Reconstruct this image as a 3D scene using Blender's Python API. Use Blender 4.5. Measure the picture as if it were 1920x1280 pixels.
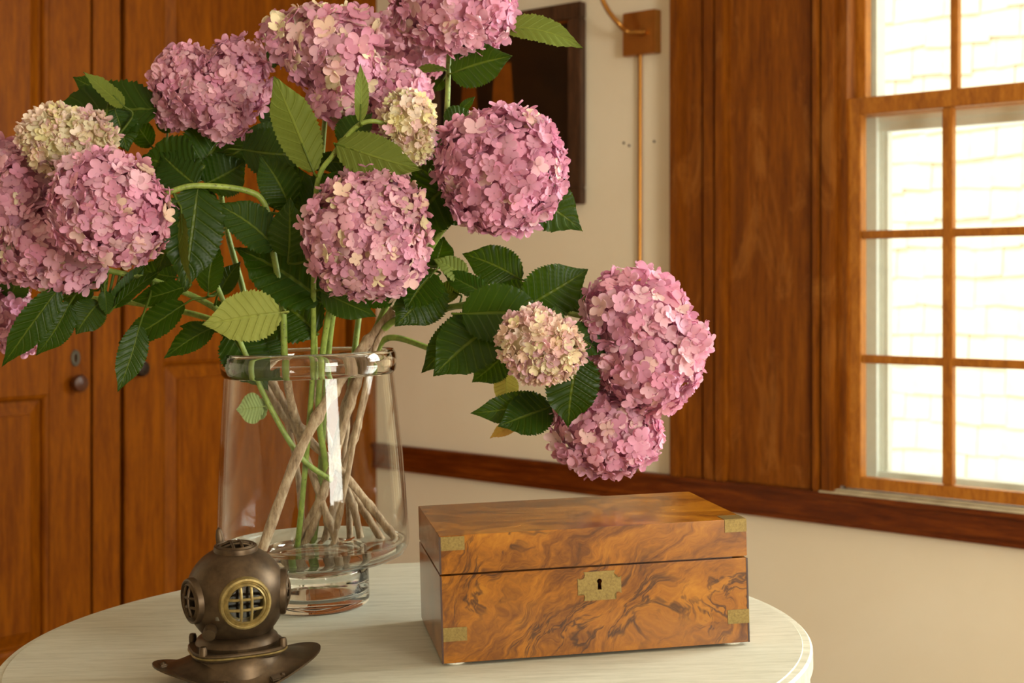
import bpy, bmesh, math, random
from mathutils import Vector, Matrix, noise as mnoise

for o in list(bpy.data.objects):
    bpy.data.objects.remove(o)
S = bpy.context.scene
COL = S.collection
random.seed(7)
PI = math.pi

# ------------------------------------------------------------------ camera
F = 2667.0            # focal length in pixels of a 1920 px wide frame (50 mm on 36 mm)
HZ = 535.0            # pixel row of the eye level
TT = 0.74             # table height
ZC = TT + 0.434       # camera height
cd = bpy.data.cameras.new('camera')
cam = bpy.data.objects.new('camera', cd)
COL.objects.link(cam)
cam.location = (0, 0, ZC)
cam.rotation_euler = (PI / 2, 0, 0)
cd.sensor_width = 36.0
cd.lens = F / 1920 * 36.0
cd.shift_y = -(640 - HZ) / 1920
cd.clip_start = 0.05
cd.dof.use_dof = True
cd.dof.focus_distance = 1.74
cd.dof.aperture_fstop = 7.0
S.camera = cam

# ------------------------------------------------------------------ world, lights, exposure
S.view_settings.view_transform = 'Standard'
S.view_settings.look = 'None'
S.view_settings.gamma = 1.0
S.view_settings.use_curve_mapping = False
S.view_settings.exposure = 1.38
S.cycles.use_denoising = True
S.cycles.max_bounces = 14
S.cycles.transparent_max_bounces = 24
S.cycles.transmission_bounces = 12
S.cycles.sample_clamp_indirect = 6.0
w = bpy.data.worlds.new('world')
S.world = w
w.use_nodes = True
bg = w.node_tree.nodes['Background']
bg.inputs['Color'].default_value = (0.97, 1.0, 0.94, 1)
bg.inputs['Strength'].default_value = 1.0

UX = Vector((0.746, -0.666, 0)).normalized()       # window wall, left to right
NW = Vector((UX.y, -UX.x, 0))                       # window wall normal, into the room
CORNER = Vector((-0.466, 4.907, 0))

def light(name, kind, loc, direction, energy, color, **kw):
    l = bpy.data.lights.new(name, kind)
    l.energy = energy
    l.color = color
    for k, v in kw.items():
        setattr(l, k, v)
    o = bpy.data.objects.new(name, l)
    COL.objects.link(o)
    o.location = loc
    o.rotation_euler = Vector(direction).to_track_quat('-Z', 'Y').to_euler()
    return o

light('sun_offscreen', 'SUN', (0, 0, 6), (0.43, 0.48, -0.766), 1.05, (1.0, 0.96, 0.88), angle=0.35)
# daylight of the second window, further along the window wall
wl = CORNER + UX * 3.85 + NW * 0.03
light('window_right_offscreen', 'AREA', (wl.x, wl.y, 1.55), (NW.x, NW.y, -0.10), 80, (0.91, 1.0, 0.95),
      shape='RECTANGLE', size=1.4, size_y=1.8)
# daylight of the window behind the camera, in the end wall of the room (its reflection stands on the vase)
wr = CORNER + UX * 6.98 + NW * 3.1
light('window_rear_offscreen', 'AREA', (wr.x, wr.y, 1.40), (-UX.x, -UX.y, -0.02), 58, (1.0, 0.98, 0.86),
      shape='RECTANGLE', size=1.4, size_y=1.3)

# ------------------------------------------------------------------ helpers
def P(px, py, d):
    return Vector(((px - 960) / F * d, d, ZC - (py - HZ) / F * d))

def srgb(r, g, b):
    f = lambda c: (c / 255 / 12.92) if c / 255 <= 0.04045 else ((c / 255 + 0.055) / 1.055) ** 2.4
    return (f(r), f(g), f(b), 1.0)

class NT:
    def __init__(self, name):
        self.m = bpy.data.materials.new(name)
        self.m.use_nodes = True
        self.t = self.m.node_tree
        self.n = self.t.nodes
        self.b = self.n['Principled BSDF']
        self.out = self.n['Material Output']
    def add(self, typ, **kw):
        x = self.n.new(typ)
        for k, v in kw.items():
            setattr(x, k, v)
        return x
    def link(self, a, b):
        self.t.links.new(a, b)
    def val(self, sock, v):
        if hasattr(v, 'node'):
            self.link(v, sock)
        else:
            sock.default_value = v
    def coord(self, kind='Object', scale=(1, 1, 1), rot=(0, 0, 0), loc=(0, 0, 0)):
        c = self.add('ShaderNodeTexCoord')
        mp = self.add('ShaderNodeMapping')
        mp.inputs['Scale'].default_value = scale
        mp.inputs['Rotation'].default_value = rot
        mp.inputs['Location'].default_value = loc
        self.link(c.outputs[kind], mp.inputs['Vector'])
        return mp.outputs[0]
    def noise(self, vec, scale, detail=4, rough=0.55, dist=0.0):
        x = self.add('ShaderNodeTexNoise')
        x.inputs['Scale'].default_value = scale
        x.inputs['Detail'].default_value = detail
        x.inputs['Roughness'].default_value = rough
        x.inputs['Distortion'].default_value = dist
        if vec is not None:
            self.link(vec, x.inputs['Vector'])
        return x.outputs['Fac']
    def ramp(self, fac, stops):
        x = self.add('ShaderNodeValToRGB')
        e = x.color_ramp.elements
        while len(e) < len(stops):
            e.new(0.5)
        for i, (p, c) in enumerate(stops):
            e[i].position = p
            e[i].color = c if len(c) == 4 else (*c, 1)
        self.val(x.inputs['Fac'], fac)
        return x.outputs['Color']
    def math(self, op, a, b=0.0, c=0.0, clamp=False):
        x = self.add('ShaderNodeMath', operation=op, use_clamp=clamp)
        self.val(x.inputs[0], a); self.val(x.inputs[1], b); self.val(x.inputs[2], c)
        return x.outputs[0]
    def mix(self, fac, a, b, mode='MIX'):
        x = self.add('ShaderNodeMix', data_type='RGBA', blend_type=mode)
        self.val(x.inputs[0], fac); self.val(x.inputs[6], a); self.val(x.inputs[7], b)
        return x.outputs[2]
    def bump(self, h, strength=0.2, dist=0.01):
        x = self.add('ShaderNodeBump')
        x.inputs['Strength'].default_value = strength
        x.inputs['Distance'].default_value = dist
        self.link(h, x.inputs['Height'])
        self.link(x.outputs[0], self.b.inputs['Normal'])
    def set(self, **kw):
        for k, v in kw.items():
            self.val(self.b.inputs[k.replace('_', ' ')], v)
        return self

M = {}
def plain(name, col, rough=0.5, metal=0.0, mott=0.0, nscale=40, bump=0.0):
    t = NT(name)
    vec = t.coord()
    n = t.noise(vec, nscale)
    c2 = tuple(x * (1 - mott) for x in col[:3]) + (1,)
    t.set(Base_Color=t.ramp(n, [(0.3, c2), (0.7, col)]), Roughness=rough, Metallic=metal)
    if bump:
        t.bump(n, bump, 0.004)
    M[name] = t.m
    return t.m

def wood(name, c_dark, c_mid, c_light, scale=(1, 1, 1), rough=0.4, bump=0.06, worn=None, coat=0.0, spec=0.5):
    """long grain along the axis whose scale is smallest"""
    t = NT(name)
    vec = t.coord(scale=scale)
    n1 = t.noise(vec, 6.0, 6, 0.6, 0.6)
    n2 = t.noise(vec, 28.0, 5, 0.65, 0.3)
    f = t.math('ADD', t.math('MULTIPLY', n1, 0.62), t.math('MULTIPLY', n2, 0.38))
    c = t.ramp(f, [(0.34, c_dark), (0.5, c_mid), (0.68, c_light)])
    if worn:
        v2 = t.coord(scale=(1, 1, 0.35))
        wn = t.noise(v2, 9.0, 6, 0.7, 0.8)
        wf = t.ramp(wn, [(0.54, (0, 0, 0, 1)), (0.66, (1, 1, 1, 1))])
        c = t.mix(t.math('MULTIPLY', wf, 0.6), c, worn)
    t.set(Base_Color=c, Roughness=t.math('ADD', rough - 0.08, t.math('MULTIPLY', n1, 0.16)))
    t.b.inputs['Coat Weight'].default_value = coat
    t.b.inputs['Specular IOR Level'].default_value = spec
    t.bump(n2, bump, 0.004)
    M[name] = t.m
    return t.m

wood('cupboard_pine', srgb(104, 49, 0), srgb(130, 68, 0), srgb(154, 86, 0), (9, 9, 0.8), 0.5, 0.05, spec=0.12)
wood('casing_oak', srgb(92, 44, 2), srgb(124, 65, 4), srgb(156, 90, 14), (8, 8, 0.6), 0.45, 0.06,
     worn=srgb(166, 104, 40), spec=0.25)
wood('sash_pine', srgb(140, 78, 16), srgb(170, 102, 24), srgb(198, 130, 44), (8, 8, 2), 0.4, 0.05, spec=0.4)
wood('rail_mahogany', srgb(74, 26, 2), srgb(104, 44, 4), srgb(140, 70, 12), (0.8, 9, 9), 0.35, 0.05, spec=0.3)
wood('table_oak', srgb(170, 167, 150), srgb(190, 187, 170), srgb(204, 201, 187), (1.6, 16, 16), 0.5, 0.04)
wood('floor_pine', srgb(112, 84, 50), srgb(140, 108, 66), srgb(160, 126, 80), (1, 9, 9), 0.45, 0.05)
wood('frame_wood', srgb(40, 24, 14), srgb(70, 44, 26), srgb(104, 70, 44), (9, 9, 0.8), 0.45, 0.08)

t = NT('plaster')
v = t.coord()
a = t.noise(v, 1.6, 5, 0.6, 0.4); b = t.noise(v, 60, 3)
t.set(Base_Color=t.ramp(a, [(0.3, srgb(240, 228, 204)), (0.7, srgb(247, 238, 218))]), Roughness=0.75)
t.bump(b, 0.05, 0.004); M['plaster'] = t.m
plain('ceiling_white', srgb(230, 222, 205), 0.8)
plain('storm_white', srgb(226, 230, 220), 0.5, mott=0.08)
plain('paint_worn', srgb(206, 192, 160), 0.6, mott=0.35, nscale=25)
plain('shingle', srgb(236, 222, 196), 0.8, mott=0.26, nscale=9)
plain('shingle_back', srgb(225, 200, 160), 0.9)
plain('iron_dark', srgb(58, 44, 34), 0.5, metal=0.6, mott=0.3)
plain('iron_grey', srgb(96, 88, 72), 0.5, metal=0.5, mott=0.3)
plain('knob_brown', srgb(86, 46, 26), 0.35, mott=0.2)
plain('brass_lamp', srgb(186, 130, 62), 0.32, metal=0.9, mott=0.12)
plain('foot_white', srgb(225, 218, 200), 0.6)
plain('box_edge', srgb(58, 30, 14), 0.4)

t = NT('brass_plate')
v = t.coord(); n = t.noise(v, 420, 5, 0.6); n2 = t.noise(v, 900, 2)
t.set(Base_Color=t.ramp(n, [(0.30, srgb(104, 85, 42)), (0.5, srgb(122, 101, 52)), (0.7, srgb(134, 113, 62))]),
      Metallic=0.6, Roughness=0.45)
t.bump(n2, 0.1, 0.001); M['brass_plate'] = t.m

t = NT('bronze')
v = t.coord(); n = t.noise(v, 45, 5, 0.65)
t.set(Base_Color=t.ramp(n, [(0.35, srgb(60, 46, 31)), (0.65, srgb(86, 68, 48))]), Metallic=0.7,
      Roughness=t.math('ADD', 0.36, t.math('MULTIPLY', n, 0.14)))
M['bronze'] = t.m
t = NT('bronze_brass')
v = t.coord(); n = t.noise(v, 120, 5, 0.65)
t.set(Base_Color=t.ramp(n, [(0.3, srgb(104, 86, 46)), (0.65, srgb(150, 130, 80))]), Metallic=0.6, Roughness=0.45)
M['bronze_brass'] = t.m

# figured walnut veneer
t = NT('walnut')
v = t.coord(scale=(1, 1, 1))
d1 = t.noise(v, 7, 4, 0.5)
vm = t.add('ShaderNodeVectorMath', operation='ADD')
cmb = t.add('ShaderNodeCombineXYZ')
t.link(t.math('MULTIPLY', d1, 0.16), cmb.inputs[0]); t.link(t.math('MULTIPLY', d1, -0.10), cmb.inputs[2])
t.link(v, vm.inputs[0]); t.link(cmb.outputs[0], vm.inputs[1])
mr = t.add('ShaderNodeMapping')
mr.inputs['Rotation'].default_value = (math.radians(20), math.radians(40), math.radians(15))
t.link(vm.outputs[0], mr.inputs['Vector'])
mp = t.add('ShaderNodeMapping')
mp.inputs['Scale'].default_value = (3.4, 7, 10)
t.link(mr.outputs[0], mp.inputs['Vector'])
fig = t.noise(mp.outputs[0], 2.2, 6, 0.6, 1.0)
fine = t.noise(mp.outputs[0], 26, 5, 0.7, 0.4)
f = t.math('ADD', t.math('MULTIPLY', fig, 0.72), t.math('MULTIPLY', fine, 0.28))
c = t.ramp(f, [(0.30, srgb(60, 27, 1)), (0.42, srgb(106, 58, 4)), (0.53, srgb(146, 87, 10)), (0.68, srgb(180, 117, 24))])
vein = t.math('ABSOLUTE', t.math('SUBTRACT', t.noise(mp.outputs[0], 1.7, 5, 0.62, 0.8), 0.5))
vf = t.ramp(vein, [(0.0, (1, 1, 1, 1)), (0.010, (0.75, 0.75, 0.75, 1)), (0.026, (0, 0, 0, 1))])
gate = t.ramp(t.noise(v, 9, 2), [(0.46, (0, 0, 0, 1)), (0.56, (1, 1, 1, 1))])
c = t.mix(t.math('MULTIPLY', vf, t.math('MULTIPLY', gate, 0.85)), c, srgb(46, 22, 10))
t.set(Base_Color=c, Roughness=0.24)
t.b.inputs['Coat Weight'].default_value = 0.15
t.b.inputs['Coat Roughness'].default_value = 0.12
t.bump(fine, 0.03, 0.002); M['walnut'] = t.m

# petals: 'rad' runs from the eye to the petal edge; colour per floret
def petal_mat(name, joined):
    t = NT(name)
    if joined:
        colr = t.add('ShaderNodeAttribute', attribute_name='tint').outputs['Color']
    else:
        colr = t.add('ShaderNodeObjectInfo').outputs['Color']
    rad = t.add('ShaderNodeAttribute', attribute_name='rad').outputs['Fac']
    edge = t.ramp(rad, [(0.0, (0.70, 0.72, 0.68, 1)), (0.075, (0.80, 0.82, 0.78, 1)), (0.10, (1.0, 1.0, 1.0, 1)), (1.0, (1.0, 1.0, 1.0, 1))])
    n = t.noise(t.coord('Object'), 260 if joined else 2.5, 3)
    c = t.mix(1.0, colr, edge, 'MULTIPLY')
    c = t.mix(t.math('MULTIPLY', n, 0.10), c, (0.80, 0.68, 0.58, 1))
    t.set(Base_Color=c, Roughness=0.6)
    t.b.inputs['Specular IOR Level'].default_value = 0.25
    tr = t.add('ShaderNodeBsdfTranslucent')
    t.link(c, tr.inputs['Color'])
    ms = t.add('ShaderNodeMixShader'); ms.inputs[0].default_value = 0.30
    t.link(t.b.outputs[0], ms.inputs[1]); t.link(tr.outputs[0], ms.inputs[2]); t.link(ms.outputs[0], t.out.inputs[0])
    M[name] = t.m
petal_mat('petal', False)
petal_mat('petal_joined', True)
plain('flower_core', srgb(222, 158, 184), 0.8, mott=0.1, nscale=90)
plain('flower_core_cream', srgb(240, 228, 190), 0.8, mott=0.1, nscale=90)

# leaves: uv.x runs base to tip, uv.y across (0.5 = midrib)
t = NT('leaf')
oi = t.add('ShaderNodeObjectInfo')
uv = t.add('ShaderNodeUVMap')
sp = t.add('ShaderNodeSeparateXYZ'); t.link(uv.outputs[0], sp.inputs[0])
av = t.math('ABSOLUTE', t.math('SUBTRACT', sp.outputs[1], 0.5))
q = t.math('FRACT', t.math('SUBTRACT', t.math('MULTIPLY', sp.outputs[0], 9.0), t.math('MULTIPLY', av, 3.2)))
lat = t.math('ABSOLUTE', t.math('SUBTRACT', q, 0.5))
latv = t.ramp(lat, [(0.0, (1, 1, 1, 1)), (0.05, (0.5, 0.5, 0.5, 1)), (0.11, (0, 0, 0, 1))])
mid = t.ramp(av, [(0.0, (1, 1, 1, 1)), (0.018, (1, 1, 1, 1)), (0.034, (0, 0, 0, 1))])
veins = t.math('MAXIMUM', t.math('MULTIPLY', latv, 0.45), mid)
nz = t.noise(t.coord(), 45, 5, 0.6)
base = t.mix(t.math('MULTIPLY', nz, 0.8), oi.outputs['Color'], t.mix(1.0, oi.outputs['Color'], (0.62, 0.66, 0.55, 1), 'MULTIPLY'))
geo = t.add('ShaderNodeNewGeometry')
under = t.mix(0.42, base, srgb(146, 156, 66))
top = base
cc = t.mix(geo.outputs['Backfacing'], top, under)
cc = t.mix(t.math('MULTIPLY', veins, 0.22), cc, srgb(150, 164, 60))
t.set(Base_Color=cc, Roughness=t.math('ADD', 0.40, t.math('MULTIPLY', geo.outputs['Backfacing'], 0.25)))
t.b.inputs['Specular IOR Level'].default_value = 0.22
hgt = t.math('SUBTRACT', t.math('MULTIPLY', nz, 0.15), t.math('MULTIPLY', veins, 0.8))
t.bump(hgt, 0.45, 0.004)
tr = t.add('ShaderNodeBsdfTranslucent')
tcol = t.mix(0.35, cc, srgb(130, 160, 0))
t.link(tcol, tr.inputs['Color'])
ms = t.add('ShaderNodeMixShader'); ms.inputs[0].default_value = 0.22
t.link(t.b.outputs[0], ms.inputs[1]); t.link(tr.outputs[0], ms.inputs[2]); t.link(ms.outputs[0], t.out.inputs[0])
M['leaf'] = t.m

t = NT('green_stem')
n = t.noise(t.coord(scale=(1, 1, 0.5)), 90, 4, 0.7)
sp_ = t.ramp(t.noise(t.coord(), 260, 2), [(0.62, (0, 0, 0, 1)), (0.70, (1, 1, 1, 1))])
c = t.ramp(n, [(0.3, srgb(92, 112, 34)), (0.7, srgb(146, 164, 72))])
c = t.mix(t.math('MULTIPLY', sp_, 0.7), c, srgb(60, 44, 20))
t.set(Base_Color=c, Roughness=0.5); M['green_stem'] = t.m
t = NT('woody_stem')
n = t.noise(t.coord(scale=(1, 1, 0.25)), 160, 5, 0.7)
t.set(Base_Color=t.ramp(n, [(0.3, srgb(104, 78, 54)), (0.5, srgb(160, 132, 104)), (0.7, srgb(200, 178, 150))]), Roughness=0.75)
t.bump(n, 0.5, 0.003); M['woody_stem'] = t.m

def schlick(t, r0):
    g = t.add('ShaderNodeNewGeometry')
    dt = t.add('ShaderNodeVectorMath', operation='DOT_PRODUCT')
    t.link(g.outputs['Normal'], dt.inputs[0]); t.link(g.outputs['Incoming'], dt.inputs[1])
    k = t.math('SUBTRACT', 1.0, t.math('ABSOLUTE', dt.outputs['Value']), clamp=True)
    return t.math('ADD', r0, t.math('MULTIPLY', t.math('POWER', k, 5.0), 1.0 - r0))
# thin clear glass: mirror reflection by Fresnel over straight transmission
t = NT('vase_glass')
fr = schlick(t, 0.018)
gl = t.add('ShaderNodeBsdfGlossy'); gl.inputs['Roughness'].default_value = 0.015
tp = t.add('ShaderNodeBsdfTransparent'); tp.inputs['Color'].default_value = (0.965, 0.975, 0.965, 1)
ms = t.add('ShaderNodeMixShader')
t.link(fr, ms.inputs[0])
t.link(tp.outputs[0], ms.inputs[1]); t.link(gl.outputs[0], ms.inputs[2]); t.link(ms.outputs[0], t.out.inputs[0])
M['vase_glass'] = t.m
t = NT('rim_glass')
fr = schlick(t, 0.075)
gl = t.add('ShaderNodeBsdfGlossy'); gl.inputs['Roughness'].default_value = 0.03
tp = t.add('ShaderNodeBsdfTransparent'); tp.inputs['Color'].default_value = (0.92, 0.945, 0.925, 1)
ms = t.add('ShaderNodeMixShader')
t.link(fr, ms.inputs[0]); t.link(tp.outputs[0], ms.inputs[1]); t.link(gl.outputs[0], ms.inputs[2]); t.link(ms.outputs[0], t.out.inputs[0])
M['rim_glass'] = t.m
t = NT('thick_glass')
t.set(Base_Color=(0.97, 0.985, 0.97, 1), Roughness=0.0, IOR=1.45, Transmission_Weight=1.0); M['thick_glass'] = t.m
t = NT('water')
t.set(Base_Color=(0.98, 0.99, 0.97, 1), Roughness=0.0, IOR=1.33, Transmission_Weight=1.0); M['water'] = t.m
t = NT('pane')
fr = schlick(t, 0.04)
gl = t.add('ShaderNodeBsdfGlossy'); gl.inputs['Roughness'].default_value = 0.02
tp = t.add('ShaderNodeBsdfTransparent'); tp.inputs['Color'].default_value = (0.98, 0.99, 0.97, 1)
ms = t.add('ShaderNodeMixShader')
t.link(fr, ms.inputs[0]); t.link(tp.outputs[0], ms.inputs[1]); t.link(gl.outputs[0], ms.inputs[2]); t.link(ms.outputs[0], t.out.inputs[0])
M['pane'] = t.m

# ------------------------------------------------------------------ mesh helpers
def box(bm, x0, x1, y0, y1, z0, z1):
    x0, x1 = sorted((x0, x1)); y0, y1 = sorted((y0, y1)); z0, z1 = sorted((z0, z1))
    vs = [bm.verts.new(c) for c in ((x0, y0, z0), (x1, y0, z0), (x1, y1, z0), (x0, y1, z0),
                                    (x0, y0, z1), (x1, y0, z1), (x1, y1, z1), (x0, y1, z1))]
    for f in ((0, 3, 2, 1), (4, 5, 6, 7), (0, 1, 5, 4), (1, 2, 6, 5), (2, 3, 7, 6), (3, 0, 4, 7)):
        bm.faces.new([vs[i] for i in f])

def lathe(bm, prof, seg=64, close=True, mat=None):
    mat = mat or Matrix()
    rings = []
    for r, z in prof:
        if r < 1e-6:
            rings.append([bm.verts.new(mat @ Vector((0, 0, z)))])
        else:
            rings.append([bm.verts.new(mat @ Vector((r * math.cos(2 * PI * k / seg), r * math.sin(2 * PI * k / seg), z))) for k in range(seg)])
    for A, B in zip(rings[:-1], rings[1:]):
        for k in range(seg):
            k2 = (k + 1) % seg
            if len(A) == 1 and len(B) == 1:
                continue
            if len(A) == 1:
                bm.faces.new((A[0], B[k2], B[k]))
            elif len(B) == 1:
                bm.faces.new((A[k], A[k2], B[0]))
            else:
                bm.faces.new((A[k], A[k2], B[k2], B[k]))

def catmull(pts, n=8):
    out = []
    p = [Vector(q) for q in pts]
    for i in range(len(p) - 1):
        p0 = p[max(i - 1, 0)]; p1 = p[i]; p2 = p[i + 1]; p3 = p[min(i + 2, len(p) - 1)]
        for k in range(n):
            s = k / n
            out.append(0.5 * ((2 * p1) + (p2 - p0) * s + (2 * p0 - 5 * p1 + 4 * p2 - p3) * s * s + (3 * p1 - p0 - 3 * p2 + p3) * s ** 3))
    out.append(p[-1])
    return out

def tube(bm, pts, rad, seg=8, cap=True):
    n = len(pts)
    rf = rad if callable(rad) else (lambda s: rad)
    rings = []
    up = Vector((0.13, 0.21, 0.97))
    for i, q in enumerate(pts):
        tg = (pts[min(i + 1, n - 1)] - pts[max(i - 1, 0)]).normalized()
        a = tg.cross(up)
        if a.length < 0.05:
            a = tg.cross(Vector((1, 0, 0)))
        a.normalize(); b = tg.cross(a).normalized()
        up = b.cross(tg) * 0 + up
        r = rf(i / (n - 1))
        rings.append([bm.verts.new(q + (a * math.cos(2 * PI * k / seg) + b * math.sin(2 * PI * k / seg)) * r) for k in range(seg)])
    for A, B in zip(rings[:-1], rings[1:]):
        for k in range(seg):
            bm.faces.new((A[k], A[(k + 1) % seg], B[(k + 1) % seg], B[k]))
    if cap:
        bm.faces.new(rings[0][::-1]); bm.faces.new(rings[-1])

def finish(name, bm, mat, parent=None, mw=None, smooth=False, bevel=0.0, angle=40):
    bmesh.ops.recalc_face_normals(bm, faces=bm.faces)
    if bevel:
        bmesh.ops.bevel(bm, geom=list(bm.edges), offset=bevel, segments=2, affect='EDGES', clamp_overlap=True)
    me = bpy.data.meshes.new(name)
    bm.to_mesh(me); bm.free()
    me.materials.append(M[mat] if isinstance(mat, str) else mat)
    o = bpy.data.objects.new(name, me)
    COL.objects.link(o)
    if smooth:
        me.polygons.foreach_set('use_smooth', [True] * len(me.polygons))
        try:
            me.set_sharp_from_angle(angle=math.radians(angle))
        except Exception:
            pass
    if parent is not None:
        o.parent = parent
        if mw is not None:
            o.matrix_local = mw
    elif mw is not None:
        o.matrix_world = mw
    return o

def tag(o, label=None, cat=None, group=None, kind=None):
    for k, v in (('label', label), ('category', cat), ('group', group), ('kind', kind)):
        if v:
            o[k] = v
    return o

def empty(name, mw, label=None, cat=None, group=None, kind=None):
    o = bpy.data.objects.new(name, None)
    o.empty_display_size = 0.02
    COL.objects.link(o)
    o.matrix_world = mw
    return tag(o, label, cat, group, kind)

def bx(name, dims, mat, parent=None, mw=None, bevel=0.0):
    bm = bmesh.new(); box(bm, *dims)
    return finish(name, bm, mat, parent, mw, smooth=False, bevel=bevel)

def carve(o, bm):
    """cut the closed shape bm (in o's own coordinates) out of the mesh object o"""
    bmesh.ops.recalc_face_normals(bm, faces=bm.faces)
    me = bpy.data.meshes.new('cutter'); bm.to_mesh(me); bm.free()
    c = bpy.data.objects.new('cutter', me); COL.objects.link(c)
    bpy.context.view_layer.update()
    c.matrix_world = o.matrix_world.copy()
    md = o.modifiers.new('hole', 'BOOLEAN'); md.operation = 'DIFFERENCE'; md.solver = 'EXACT'; md.object = c
    bpy.context.view_layer.update()
    new = bpy.data.meshes.new_from_object(o.evaluated_get(bpy.context.evaluated_depsgraph_get()))
    o.modifiers.remove(md); old = o.data; o.data = new
    bpy.data.objects.remove(c); bpy.data.meshes.remove(me); bpy.data.meshes.remove(old)

# ------------------------------------------------------------------ wall frames
def frame(origin, xaxis):
    x = xaxis.normalized(); z = Vector((0, 0, 1)); y = z.cross(x)
    m = Matrix.Identity(4)
    for i, a in enumerate((x, y, z)):
        m[0][i], m[1][i], m[2][i] = a
    m.translation = origin
    return m
WM = frame(CORNER, UX)                      # x right along wall, -y into the room
CM = frame(CORNER, -NW)                     # cupboard wall: x = 0 at the corner, negative to the left, -y into room

def on_wall(m, px, off=0.0):
    """local x on the wall plane (off metres into the room) seen at pixel column px; and the depth there"""
    o = m @ Vector((0, -off, 0)); u = m.to_3x3() @ Vector((1, 0, 0))
    k = (px - 960) / F
    s = (k * o.y - o.x) / (u.x - k * u.y)
    return s, (o + u * s).y
def ws(px, off=0.0): return on_wall(WM, px, off)[0]
def wz(px, py, off=0.0): return ZC - (py - HZ) / F * on_wall(WM, px, off)[1]
def cs(px, off=0.0): return on_wall(CM, px, off)[0]
def cz(px, py, off=0.0): return ZC - (py - HZ) / F * on_wall(CM, px, off)[1]

CEIL = 2.55
# --- structure
bm = bmesh.new(); box(bm, -0.45, 7.1, -7.1, 0.16, -0.06, 0.0)
tag(finish('floor', bm, 'floor_pine', mw=WM), kind='structure')
bm = bmesh.new(); box(bm, -0.45, 7.1, -7.1, 0.16, CEIL, CEIL + 0.08)
tag(finish('ceiling', bm, 'ceiling_white', mw=WM), kind='structure')

s_open0 = ws(1583, -0.02)              # window opening, left side
s_open1 = s_open0 + 0.98
z_sill = wz(1600, 912, 0.0)
z_head = z_sill + 1.80
bm = bmesh.new()
TH = 0.16
box(bm, -0.35, s_open0, 0, TH, 0, CEIL)
box(bm, s_open0, s_open1, 0, TH, 0, z_sill - 0.015)
box(bm, s_open0, s_open1, 0, TH, z_head, CEIL)
box(bm, s_open1, 7.1, 0, TH, 0, CEIL)
wall_w = tag(finish('wall_right', bm, 'plaster', mw=WM), kind='structure')
for px, py in ((1170, 268), (1180, 273), (1227, 265)):
    bm = bmesh.new()
    lathe(bm, [(0, 0), (0.0035, 0), (0.0035, 0.002), (0, 0.003)], 10, mat=Matrix.Translation((ws(px), 0, wz(px, py))) @ Matrix.Rotation(PI / 2, 4, 'X'))
    finish('nail_hole', bm, 'iron_dark', wall_w)
bm = bmesh.new()
box(bm, -7.0, 0.16, 0.36, 0.45, 0, CEIL)
tag(finish('wall_left', bm, 'plaster', mw=CM), kind='structure')
bm = bmesh.new(); box(bm, -0.45, 7.1, -7.1, -7.0, 0, CEIL)
tag(finish('wall_back', bm, 'plaster', mw=WM), kind='structure')
bm = bmesh.new(); box(bm, 7.0, 7.1, -7.0, 0.16, 0, CEIL)
tag(finish('wall_end', bm, 'plaster', mw=WM), kind='structure')
# second window further along the wall: frame and glazing bars before its daylight
w2 = empty('window_2', WM, kind='structure')
for xx in (3.09, 3.575, 4.085, 4.57):
    bx('stile' if xx in (3.09, 4.57) else 'muntin', (xx, xx + (0.05 if xx in (3.09, 4.57) else 0.02), -0.075, -0.045, 0.62, 2.48), 'sash_pine', w2)
for zz, hh in ((0.60, 0.06), (0.92, 0.02), (1.22, 0.02), (1.52, 0.05), (1.84, 0.02), (2.15, 0.02), (2.45, 0.05)):
    bx('rail' if hh > 0.03 else 'muntin', (3.09, 4.62, -0.075, -0.045, zz, zz + hh), 'sash_pine', w2)

# --- chair rail running on under the window as its stool
zr0 = wz(1100, 922.5, 0.02); zr1 = wz(900, 852.5, 0.03)
rail = empty('trim_1', WM, kind='structure')
bx('rail_board', (0.0, 3.2, -0.022, 0.0, zr0, zr1 - 0.016), 'rail_mahogany', rail)
bm = bmesh.new()
box(bm, 0.0, 3.2, -0.034, 0.0, zr1 - 0.016, zr1)
finish('rail_cap', bm, 'rail_mahogany', rail, bevel=0.004)
bm = bmesh.new(); box(bm, 0.0, 3.2, -0.028, 0.0, zr0 - 0.006, zr0 + 0.008)
finish('rail_bead', bm, 'rail_mahogany', rail, bevel=0.003)

# ------------------------------------------------------------------ window
win = empty('window_1', WM, kind='structure')
def wboard(name, pxa, pxb, off, z0, z1, mat='casing_oak', bev=0.004, back=0.0):
    return bx(name, (ws(pxa, off), ws(pxb, off), -off, -back, z0, z1), mat, win, bevel=bev)
zc0 = zr1 + 0.0
zc1 = z_head + 0.22
wboard('casing_back_band', 1254, 1272, 0.045, zc0, zc1)
wboard('casing_moulding', 1270, 1282, 0.034, zc0, zc1)
wboard('casing_board', 1280, 1318, 0.024, zc0, zc1)
wboard('casing_moulding', 1318, 1340, 0.034, zc0, zc1)
wboard('casing_moulding', 1339, 1356, 0.042, zc0, zc1)
wboard('shutter_panel', 1354, 1522, 0.018, zc0, zc1)
wboard('inner_bead', 1521, 1534, 0.034, zc0, zc1)
wboard('inner_stop', 1538, 1560, 0.030, zc0, zc1)
bx('stop_groove', (ws(1533, .02), ws(1539, .02), -0.004, 0.0, zc0, zc1), 'casing_oak', win)
bx('jamb', (ws(1559, 0.0), s_open0, -0.004, TH, z_sill - 0.01, zc1), 'casing_oak', win)
bx('parting_strip', (ws(1577, -0.004), ws(1590, -0.004), -0.002, 0.05, z_sill, zc1), 'casing_oak', win)
bx('sash_channel', (ws(1588, -0.06), ws(1597, -0.06), 0.05, 0.075, z_sill, zc1), 'paint_worn', win)
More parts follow.
